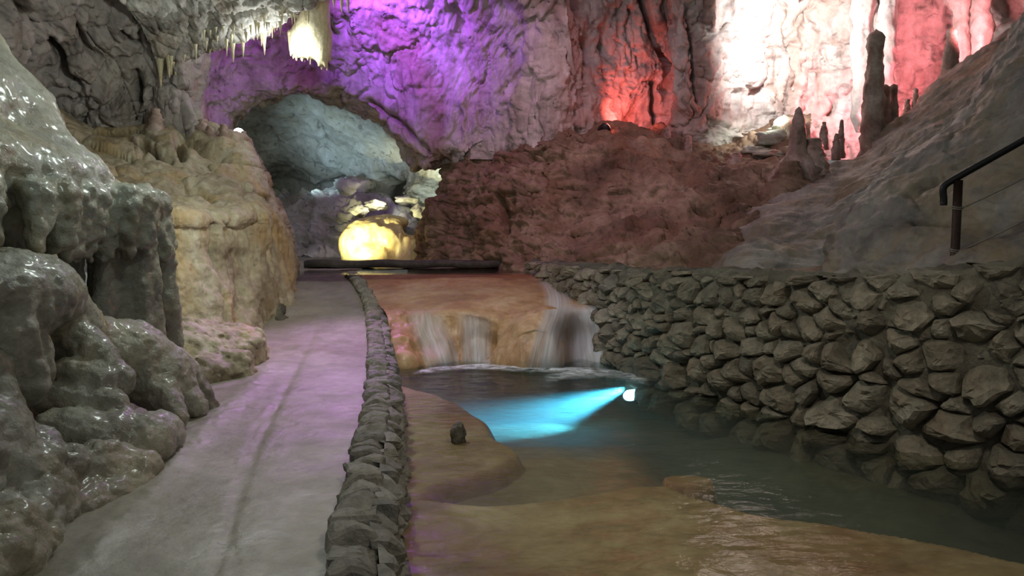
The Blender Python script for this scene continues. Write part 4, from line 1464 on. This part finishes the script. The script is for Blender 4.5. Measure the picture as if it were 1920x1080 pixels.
# mortar and earth core behind the stones
ns, core = 420, []
for i in range(ns):
    s = WLEN * i / (ns - 1)
    zt = float(wall_top(s))
    row = [wall_pt(s, v, -0.02) for v in np.linspace(ZB, zt - 0.05, 40)]
    row += [wall_pt(s, zt - 0.012, -0.04), wall_pt(s, zt, -0.10), wall_pt(s, zt + 0.01, -0.2), wall_pt(s, zt, -0.35), wall_pt(s, zt - 0.03, -0.55), wall_pt(s, zt - 0.12, -0.8), wall_pt(s, zt - 0.5, -1.0)]
    core.append(row)
core = np.array(core)
ncore = toward_eye(core, normals(core))
f1, f2, cid = worley(core * 5.5, 50)
hh = sstep(0.1, 0.7, core[..., 2])
core = core + ncore * (-0.015 + hh * 0.03 + (0.03 + 0.03 * hh) * fbm(core * 2.8, 4, 0.6, 500) + (0.05 + 0.04 * hh) * (0.5 - f1) + 0.03 * fbm(core * 9, 3, 0.6, 505))[..., None]
link('mortar_core', np_mesh('mortar_core', core.reshape(-1, 3), grid_faces(ns, core.shape[1])), M_MORTAR, root_w)
fcheck = root_w.children[0].data if root_w.children else None

rw = np.random.default_rng(5)
seeds = []
tries = 0
while tries < 26000:
    tries += 1
    s = rw.uniform(0.3, WLEN - 0.3)
    zt = float(wall_top(s))
    v = rw.uniform(-0.60, zt - 0.04)
    h = (v + 0.46) / (zt + 0.46)
    y = float(np.interp(s, ws, WL[:, 1]))
    if y > 10.9 and v < 0.28:
        continue
    rad = (0.225 if h < 0.45 else 0.165) * (1.12 if y < 8 else 0.95) * rw.uniform(0.7, 1.3)
    if all(((s - a) * 0.72) ** 2 + (v - b) ** 2 > rad * rad for a, b in seeds):
        seeds.append((s, v))
cells = voronoi(seeds, (0.1, WLEN - 0.1, -0.80, 1.75), 0.72, rw.uniform(-0.02, 0.02, len(seeds)))
built = []
for (s, v), poly in zip(seeds, cells):
    if len(poly) < 3:
        continue
    zt = float(wall_top(s))
    poly = [(min(max(a, s - 0.32), s + 0.32), min(b, zt + rw.uniform(-0.03, 0.03))) for a, b in poly]
    poly = [(a, max(b, v - 0.26)) for a, b in poly]
    h = (v + 0.46) / (zt + 0.46)
    proud = rw.uniform(0.06, 0.14) if h < 0.55 else rw.uniform(0.04, 0.09)
    me, org = stone_mesh(poly, wall_pt, proud, rw, 18, rw.uniform(0.0, 0.012), rw.uniform(0.45, 0.95))
    area = 0.5 * abs(sum(poly[q][0] * poly[(q + 1) % len(poly)][1] - poly[(q + 1) % len(poly)][0] * poly[q][1] for q in range(len(poly))))
    ox, oy = proj(org)
    seen = ox < 1960 and org[2] > -0.42
    built.append((area / org[1] ** 2 if seen else 0.0, me, org))
built.sort(key=lambda e: -e[0])
for _, me, org in built[:298]:
    link('stone', me, M_STONE, root_w).location = org
rv, rf = [], []
for _, me, org in built[298:]:
    b0_ = len(rv)
    rv += [tuple(np.array(q.co) + org) for q in me.vertices]
    rf += [[b0_ + k for k in f.vertices] for f in me.polygons]
if rv:
    me = bpy.data.meshes.new('small_stones')
    me.from_pydata(rv, [], rf)
    link('small_stones', me, M_STONE, root_w)['kind'] = 'stuff'

# ground behind the wall
gb = []
for off, dz in ((-0.75, -0.10), (-1.3, -0.06), (-2.3, 0.0), (-4.0, 0.05)):
    gb.append([wall_pt(s, float(wall_top(s)) + dz, off) for s in np.linspace(0, WLEN, 12)])
gs = surf(gb, 70, 200)
gs[..., 2] += 0.06 * fbm(gs * 2.0, 4, 0.55, 520)
tag(link('floor_terrace', np_mesh('floor_terrace', gs.reshape(-1, 3), grid_faces(70, 200)), M_BROWN), 'earthy ground behind the dry-stone wall', kind='structure')

# ------------------------------------------------------------------ kerb of stones between path and pool
root_k = empty('stone_kerb', 'low kerb of grey cut stones between the footpath and the pool', 'kerb')
nk, kc = 300, []
for i in range(nk):
    s = KL * i / (nk - 1)
    c, e = kerb_at(s)
    prof = [(-0.13, -0.25), (-0.12, -0.03), (-0.09, -0.02), (0.0, -0.01), (0.09, -0.02), (0.125, -0.05), (0.14, -0.2), (0.16, -0.35), (0.2, -0.55), (0.24, -0.8)]
    kc.append([c + e * a + np.array([0, 0, b]) for a, b in prof])
kc = np.array(kc)
kc = kc + 0.012 * np.stack([fbm(kc * 6, 3, 0.6, 530 + q) for q in range(3)], -1)
link('mortar_bed', np_mesh('mortar_bed', kc.reshape(-1, 3), grid_faces(nk, kc.shape[1])), M_MORTAR, root_k)
rk = np.random.default_rng(9)


def cap_pt(s, w, d):
    c, e = kerb_at(s)
    return c + e * w + np.array([0, 0, d])


def side_pt(s, v, d):
    c, e = kerb_at(s)
    return c + e * (0.135 - 0.14 * (v + 0.05) + d) + np.array([0, 0, v])


s = 0.6
while s < KL - 0.1:
    w = rk.uniform(0.13, 0.24)
    j = lambda a: a + rk.uniform(-0.02, 0.02)
    poly = [(j(s), j(-0.13)), (j(s + w / 2), j(-0.14)), (j(s + w), j(-0.13)), (j(s + w), j(0.0)), (j(s + w), j(0.11)), (j(s + w / 2), j(0.13)), (j(s), j(0.11)), (j(s), j(0.0))]
    me, org = stone_mesh(poly, cap_pt, rk.uniform(0.02, 0.05), rk, 16, 0.008, 0.38)
    link('cap_stone', me, M_KERB, root_k).location = org
    s += w + 0.004
seeds = []
tries = 0
while tries < 9000:
    tries += 1
    a, b = rk.uniform(0.5, KL - 2.5), rk.uniform(-0.5, -0.02)
    rad = rk.uniform(0.12, 0.17)
    if all(((a - p) * 0.75) ** 2 + (b - q) ** 2 > rad * rad for p, q in seeds):
        seeds.append((a, b))
ncap = 0
for (a, b), poly in zip(seeds, voronoi(seeds, (0.4, KL - 2.4, -0.62, 0.02), 0.75)):
    if len(poly) < 3 or ncap > 200:
        continue
    poly = [(min(max(x, a - 0.22), a + 0.22), y) for x, y in poly]
    me, org = stone_mesh(poly, side_pt, rk.uniform(0.02, 0.06), rk, 14, 0.006, 0.7)
    link('side_stone', me, M_KERB, root_k).location = org
    ncap += 1
print('kerb side stones', ncap)

# ------------------------------------------------------------------ dark slab across the channel
sl = []
for t in np.linspace(0, 1, 60):
    a = P(572 + (1000 - 572) * t, 489, 16.0)
    top = a[2] + 0.012 * math.sin(t * 23)
    sl.append([(a[0], 16.45, top - 0.16), (a[0], 16.45, top), (a[0], 16.2, top + 0.01), (a[0], 15.93, top), (a[0], 15.9, top - 0.02), (a[0], 15.9, top - 0.13), (a[0], 15.93, top - 0.15), (a[0], 16.45, top - 0.16)])
sl = np.array(sl)
sl = sl + 0.012 * np.stack([fbm(sl * 4, 3, 0.6, 600 + q) for q in range(3)], -1)
tag(link('slab_bridge', np_mesh('slab_bridge', sl.reshape(-1, 3), grid_faces(60, 8)), M_BEAM), 'dark flat slab spanning the channel in front of the tunnel', 'slab')

# glowing honey-coloured mound in the tunnel
ms = [E_(690, 440, 20.4, (0.62, 0.6, 0.45), 0.15), E_(668, 460, 20.2, (0.45, 0.5, 0.5), 0.12), E_(735, 455, 20.3, (0.42, 0.55, 0.5), 0.12),
      E_(770, 470, 20.4, (0.40, 0.5, 0.42), 0.1), E_(725, 418, 20.7, (0.6, 0.5, 0.22), 0.15), E_(700, 480, 20.0, (0.7, 0.5, 0.35), 0.1), E_(806, 478, 20.2, (0.35, 0.4, 0.45), 0.1)]
for i in range(11):
    px_ = 645 + i * 15
    ms.append(('c', P(px_, 425 + 6 * abs(i - 4), 20.0), P(px_ + 2, 492, 19.85), 0.10, 0.12, 0.09))
blobs('honey_mound', P(590, 500, 19)[[0, 1, 2]] * 0 + np.array([-5.6, 18.8, 0.5]), (-1.7, 21.6, 2.3), 0.055, ms, M_YELLOW,
      'rounded honey-yellow flowstone mound lit up inside the arch', 'flowstone', 0.12,
      lambda p: (0.04 * fbm(p * np.array([4, 4, 1.2]), 3, 0.5, 610)).astype(np.float32), lambda V: 0.02 * fbm(V * 6, 3, 0.6, 615))


def rocks(name, specs, mat, labels, cat, group, seed=0):
    for k, ((px, py, Y, r), lab) in enumerate(zip(specs, labels)):
        c = P(px, py, Y)
        u = RNG.normal(size=(1,))
        nth, nph = 26, 16
        th = np.linspace(0, 2 * math.pi, nth, endpoint=False)
        ph = np.linspace(0.02, math.pi - 0.02, nph)
        D = np.stack([np.sin(ph)[:, None] * np.cos(th), np.sin(ph)[:, None] * np.sin(th), np.cos(ph)[:, None] * np.ones(nth)], -1)
        f1, f2, cid = worley(D * 1.6 + 9 * k + seed, 70)
        rad = 1 + 0.45 * (cid - 0.5) + 0.45 * fbm(D * 1.7 + 5 * k, 4, 0.6, 620 + k)
        V = D * rad[..., None] * np.array(r)
        o = link(name, np_mesh(name, V.reshape(-1, 3), grid_faces(nph, nth, True)), mat)
        o.location = c
        tag(o, lab, cat, group)


# ledge rocks above the mound in the tunnel
rocks('tunnel_boulder', [(705, 385, 21.2, (0.34, 0.3, 0.14)), (672, 395, 21.0, (0.24, 0.25, 0.17)), (790, 400, 21.0, (0.3, 0.3, 0.22)), (765, 375, 21.6, (0.35, 0.3, 0.14)), (665, 350, 23, (0.5, 0.5, 0.32))],
      M_TUNNEL, ['flat white boulder on the ledge above the honey mound', 'small rounded boulder at the left end of the ledge above the mound',
                 'angular boulder right of the honey mound', 'dark flat boulder below the black hole in the tunnel wall', 'pale knobbly boulder high on the tunnel ledge'], 'boulder', 'tunnel boulders')

# ------------------------------------------------------------------ ceiling stalactites (parts of the ceiling)
lipx = [300, 345, 385, 440, 500, 560, 620]
lipy = [130, 108, 88, 74, 58, 30, -20]
lipd = [13.9, 13.9, 14.0, 14.0, 14.0, 13.7, 13.2]
rs = np.random.default_rng(21)
drip_meshes = []
for k in range(6):
    L = 1.0
    pr = [(0.10, 1.0), (0.0, 0.85), (-0.25, 0.62), (-0.55, 0.40), (-0.85, 0.2), (-1.0, 0.05)]
    o = lathe('stalactite', (0, 0, 0), [(h, r * 0.13) for h, r in pr], 8, M_CREAM, 0.15, 6, 30 + k, sub=2)
    drip_meshes.append(o.data)
    bpy.data.objects.remove(o)
for k in range(110):
    px_ = 315 + 265 * rs.random() ** 0.9
    back = rs.random() < 0.35
    Y_ = float(np.interp(px_, lipx, lipd)) - (rs.uniform(0.15, 1.0) if back else rs.uniform(-0.1, 0.08))
    ly = float(np.interp(px_, lipx, lipy)) - (35 * rs.random() if back else 6)
    o = link('stalactite', drip_meshes[k % 6], None, ceil_o)
    p = P(px_, ly, Y_)
    o.location = p
    L = rs.uniform(0.07, 0.18) if rs.random() < 0.8 else rs.uniform(0.2, 0.34)
    w = rs.uniform(0.2, 0.36) * (0.6 + L)
    o.scale = (w, w, L)
for (px_, py_, Y_, L, w) in ((316, 92, 13.6, 0.5, 0.8), (328, 100, 13.7, 0.4, 0.7), (300, 110, 13.6, 0.5, 0.7), (436, 78, 13.95, 0.38, 0.5), (455, 70, 13.95, 0.36, 0.45), (495, 62, 13.95, 0.4, 0.5),
                             (640, -22, 14.6, 0.45, 0.6), (652, -16, 14.6, 0.40, 0.5), (626, -15, 14.4, 0.3, 0.5)):
    o = link('stalactite', drip_meshes[int(px_) % 6], None, ceil_o)
    o.location = P(px_, py_, Y_)
    o.scale = (w, w, L)

# large hanging cluster
hs = [E_(588, 55, 14.8, (0.30, 0.25, 0.48), 0.1), E_(572, 75, 14.8, (0.32, 0.22, 0.36), 0.1), E_(602, 80, 14.8, (0.2, 0.2, 0.42), 0.1), ('c', P(598, -30, 14.8), P(590, 50, 14.8), 0.22, 0.28, 0.1)]
for i in range(15):
    px_ = 544 + i * 5.3
    yb_ = [106, 112, 116, 110, 118, 122, 116, 124, 118, 112, 126, 132, 128, 134, 130][i]
    hs.append(('c', P(px_, 62, 14.75 + 0.05 * (i % 3)), P(px_ + 1, yb_ - 2, 14.75 + 0.05 * (i % 3)), 0.07, 0.018, 0.03))
blobs('hanging_stalactite', (-5.3, 14.2, 4.4), (-3.3, 15.4, 7.0), 0.03, hs, M_CREAM, 'big cream stalactite cluster hanging from the ceiling lip, glaring white', 'stalactite', 0.08,
      lambda p: (0.02 * fbm(p * np.array([6, 6, 1.5]), 2, 0.5, 640)).astype(np.float32), None, 0)

# column and stalactite curtain at the left end of the arch
for (px_, py0, py1, Y_, r, lab) in ((372, 75, 232, 15.6, 0.17, 'thin ribbed column glowing violet at the edge of the vault'), (352, 120, 240, 14.6, 0.2, 'brown column beside the violet-lit one'),):
    a, b = P(px_, py1, Y_), P(px_, py0, Y_)
    H = b[2] - a[2]
    lathe('dripstone_column', a, [(-0.3, r * 1.5), (0, r * 1.2), (H * 0.3, r * 0.7), (H * 0.55, r * 0.8), (H * 0.8, r * 1.1), (H, r * 1.5), (H + 0.6, r * 2.0)], 18, M_DRIP, 0.2, 3, px_, label=lab, cat='column')

# ------------------------------------------------------------------ stalagmites


def stalagmite(px, py_base, py_tip, Y, r, label, group=None, knob=0.14, cat='stalagmite', flare=1.6, blunt=0.35, seed=0, mat=None, lean=(0, 0)):
    a, b = P(px, py_base, Y), P(px, py_tip, Y)
    H = b[2] - a[2]
    return lathe('stalagmite', a, [(-0.35, r * flare * 1.3), (0.0, r * flare), (H * 0.25, r * 1.15), (H * 0.5, r), (H * 0.75, r * 0.75), (H * 0.93, r * blunt), (H, 0.01)], 20, mat or M_DRIP, knob, 2.2 / max(r, 0.05), seed, lean, label=label, cat=cat, group=group)


stalagmite(1495, 312, 200, 15.0, 0.16, 'pointed dark stalagmite with flared base in the middle of the right slope', flare=2.6, seed=1, blunt=0.45)
stalagmite(1524, 298, 258, 15.0, 0.20, 'squat dark lump stalagmite right of the pointed one', flare=1.3, blunt=0.7, seed=2)
stalagmite(1634, 292, 55, 15.9, 0.20, 'tall knobbly column-like stalagmite against the pink glow', flare=1.25, blunt=0.8, knob=0.22, seed=3)
stalagmite(1657, 240, 158, 16.2, 0.12, 'short stalagmite right beside the tall knobbly one', flare=1.1, blunt=0.8, seed=4)
stalagmite(1673, 238, 157, 16.3, 0.10, 'slender short stalagmite second right of the tall one', flare=1.2, blunt=0.8, seed=5)
stalagmite(1781, 150, 50, 16.2, 0.15, 'dark stalagmite on the ridge of the ramp before pink drapery', flare=1.5, blunt=0.6, seed=6)
stalagmite(1480, 345, 300, 14.6, 0.26, 'broad brown mound at the foot of the pointed stalagmite', flare=1.6, blunt=0.6, seed=7, mat=M_BROWN)
for k, (x, yb_, yt, Y, r, lab) in enumerate([
    (1251, 272, 238, 17.9, 0.09, 'pink-lit knobbly stalagmite at the ledge edge right of the red niche'),
    (1240, 280, 262, 17.6, 0.07, 'tiny pink stalagmite just below the ledge edge'),
    (1290, 292, 253, 17.4, 0.09, 'bright pink leaning stalagmite below the ledge'),
    (1303, 250, 222, 18.5, 0.07, 'small dim stalagmite behind the ledge, taller of the trio'),
    (1288, 250, 228, 18.5, 0.06, 'small dim stalagmite behind the ledge, leftmost of the trio'),
    (1317, 258, 232, 18.4, 0.08, 'small dim stalagmite behind the ledge, rightmost of the trio'),
    (1577, 265, 224, 15.8, 0.05, 'thin pink stalagmite between the pointed one and the tall one'),
    (1568, 268, 250, 15.6, 0.05, 'stubby pink stalagmite beside the thin one'),
    (1545, 250, 228, 16.2, 0.06, 'small pink stalagmite behind the squat lump'),
    (1380, 300, 286, 16.7, 0.12, 'reddish cone-shaped stone in front of the white-lit ledge'),
    (1715, 210, 165, 16.8, 0.07, 'bright pink spike in the crystal cluster, tallest'),
    (1735, 195, 168, 16.8, 0.06, 'short pink spike near the ridge stalagmite'),
    (1700, 215, 185, 16.8, 0.07, 'pink spike left in the crystal cluster'),
    (396, 262, 235, 14.0, 0.10, 'stubby tan stalagmite on top of the ochre block'),
    (380, 255, 222, 14.1, 0.12, 'wide tan stalagmite below the violet column'),
    (420, 268, 232, 14.0, 0.09, 'tan stalagmite at the end of the block, before the dark tunnel'),
    (457, 268, 245, 14.9, 0.07, 'dark little stalagmite in front of the small white lamp'),
    (437, 270, 250, 14.6, 0.07, 'dark stub left of the small white lamp'),
    (293, 238, 202, 13.6, 0.11, 'pale stump on the ledge under the grey wall'),
]):
    stalagmite(x, yb_, yt, Y, r, lab, 'small stalagmites', 0.2, seed=20 + k, flare=1.4, blunt=0.7)

# curtains of flowstone around the pink flood
for k, (x0, y0, x1, y1, Y, r, lab) in enumerate([(1610, -20, 1612, 215, 17.6, 0.22, 'pink flowstone curtain left of the niche'), (1655, -10, 1660, 175, 17.4, 0.20, 'rose drapery strand beside the tall stalagmite'),
                                                  (1810, -30, 1800, 110, 17.0, 0.22, 'rose drapery strand above the ridge stalagmite'), (1855, -30, 1840, 85, 16.6, 0.2, 'rose drapery strand at the top right corner')]):
    a, b = P(x1, y1, Y), P(x0, y0, Y)
    H = b[2] - a[2]
    lathe('drapery', a, [(-0.4, r * 0.5), (0, r * 0.8), (H * 0.3, r), (H * 0.6, r * 0.9), (H, r * 1.3), (H + 0.5, r * 1.8)], 40, M_BACK, 0.38, 2.6, 60 + k, label=lab, cat='drapery', group='flowstone draperies', sub=8)

rocks('ledge_rock', [(1455, 262, 17.6, (0.5, 0.4, 0.18)), (1415, 285, 17.3, (0.3, 0.3, 0.14)), (1470, 240, 17.9, (0.3, 0.3, 0.22)), (1440, 290, 16.9, (0.35, 0.3, 0.1))], M_TUNNEL,
      ['broad pale rock glaring on the lit ledge', 'small pale green rock at the left of the lit ledge', 'upright pale rock beside the pointed stalagmite', 'flat cream rock on the edge of the lit ledge'], 'rock', 'rocks on the lit ledge', 3)

rocks('stream_stone', [(858, 822, 7.3, (0.075, 0.075, 0.12))], M_MORTAR, ['lone dark stone standing in the shallow pool'], 'stone', None, 8)
o = bpy.data.objects['stream_stone']
pp = G(858, 834, -0.37)
o.location = (pp[0], pp[1], -0.30)

# ------------------------------------------------------------------ handrail
base = P(1789, 512, 7.55)
hr = empty('handrail', 'dark iron handrail with a bent end, on the rock at the right', 'handrail', loc=base)
top = P(1797, 338, 7.55) - base
end = P(2120, 150, 7.0) - base
link('post', tube([np.array([-0.02, 0, -0.25]), top * 0.3, top * 0.7, top], 0.042, 16), M_IRON, hr)
link('post', tube([end + np.array([0, 0, -1.5]), end * 1.0 + np.array([0, 0, -0.7]), end + np.array([0, 0, 0.02])], 0.042, 16), M_IRON, hr)
u = (end - top) / np.linalg.norm(end - top)
b0 = top - u * 0.10 + np.array([0, 0, 0.035])
tipe = P(1769, 385, 7.6) - base
pts = [end, top + np.array([0, 0, 0.035]), b0]
bend = [b0 + (1 - math.cos(t)) * np.array([0, 0, 0]) for t in (0,)]
bz = [b0, b0 - u * 0.10, tipe + np.array([0.01, 0, 0.12]), tipe]
for t in np.linspace(0.1, 1, 10):
    q = (1 - t) ** 3 * bz[0] + 3 * (1 - t) ** 2 * t * bz[1] + 3 * (1 - t) * t * t * bz[2] + t ** 3 * bz[3]
    pts.append(q)
link('rail', tube(pts, 0.034, 16), M_RAIL, hr)
for f, nm in ((0.70, 1), (0.24, 2)):
    c = top * f
    for dz in (0, 0.018):
        ring = [c + np.array([0.046 * math.cos(a), 0.046 * math.sin(a), dz + 0.012 * math.sin(a)]) for a in np.linspace(0, 2 * math.pi, 20)]
        link('wire_loop', tube(ring, 0.007, 6, False), M_WIRE, hr)
    cab = [c + np.array([0.046, 0, 0]) + (end - top) * t * 0.9 + np.array([0, 0, -0.05 * math.sin(math.pi * t)]) for t in np.linspace(0, 1, 14)]
    link('wire', tube(cab, 0.008, 6), M_WIRE, hr)

# ------------------------------------------------------------------ lamps that show
rl = empty('red_floodlight', 'small dark floodlight at the foot of the red-lit niche', 'lamp', loc=P(1136, 240, 17.55))
floodlight(rl, (0.55, 0.6, 0.5), 0.12, 0.24, M_REDGLASS)
link('bracket', tube([(-0.05, -0.08, -0.3), (-0.05, -0.08, -0.1)], 0.03, 8), M_LAMPBODY, rl)
wl = empty('white_floodlight', 'small white lamp glaring behind the stubs at the tunnel mouth', 'lamp', loc=P(447, 250, 18.6))
floodlight(wl, (0.15, -0.9, 0.2), 0.13, 0.2, M_LAMPGLASS)
link('bracket', tube([(0, 0.1, -0.5), (0, 0.1, -0.1)], 0.03, 8), M_LAMPBODY, wl)
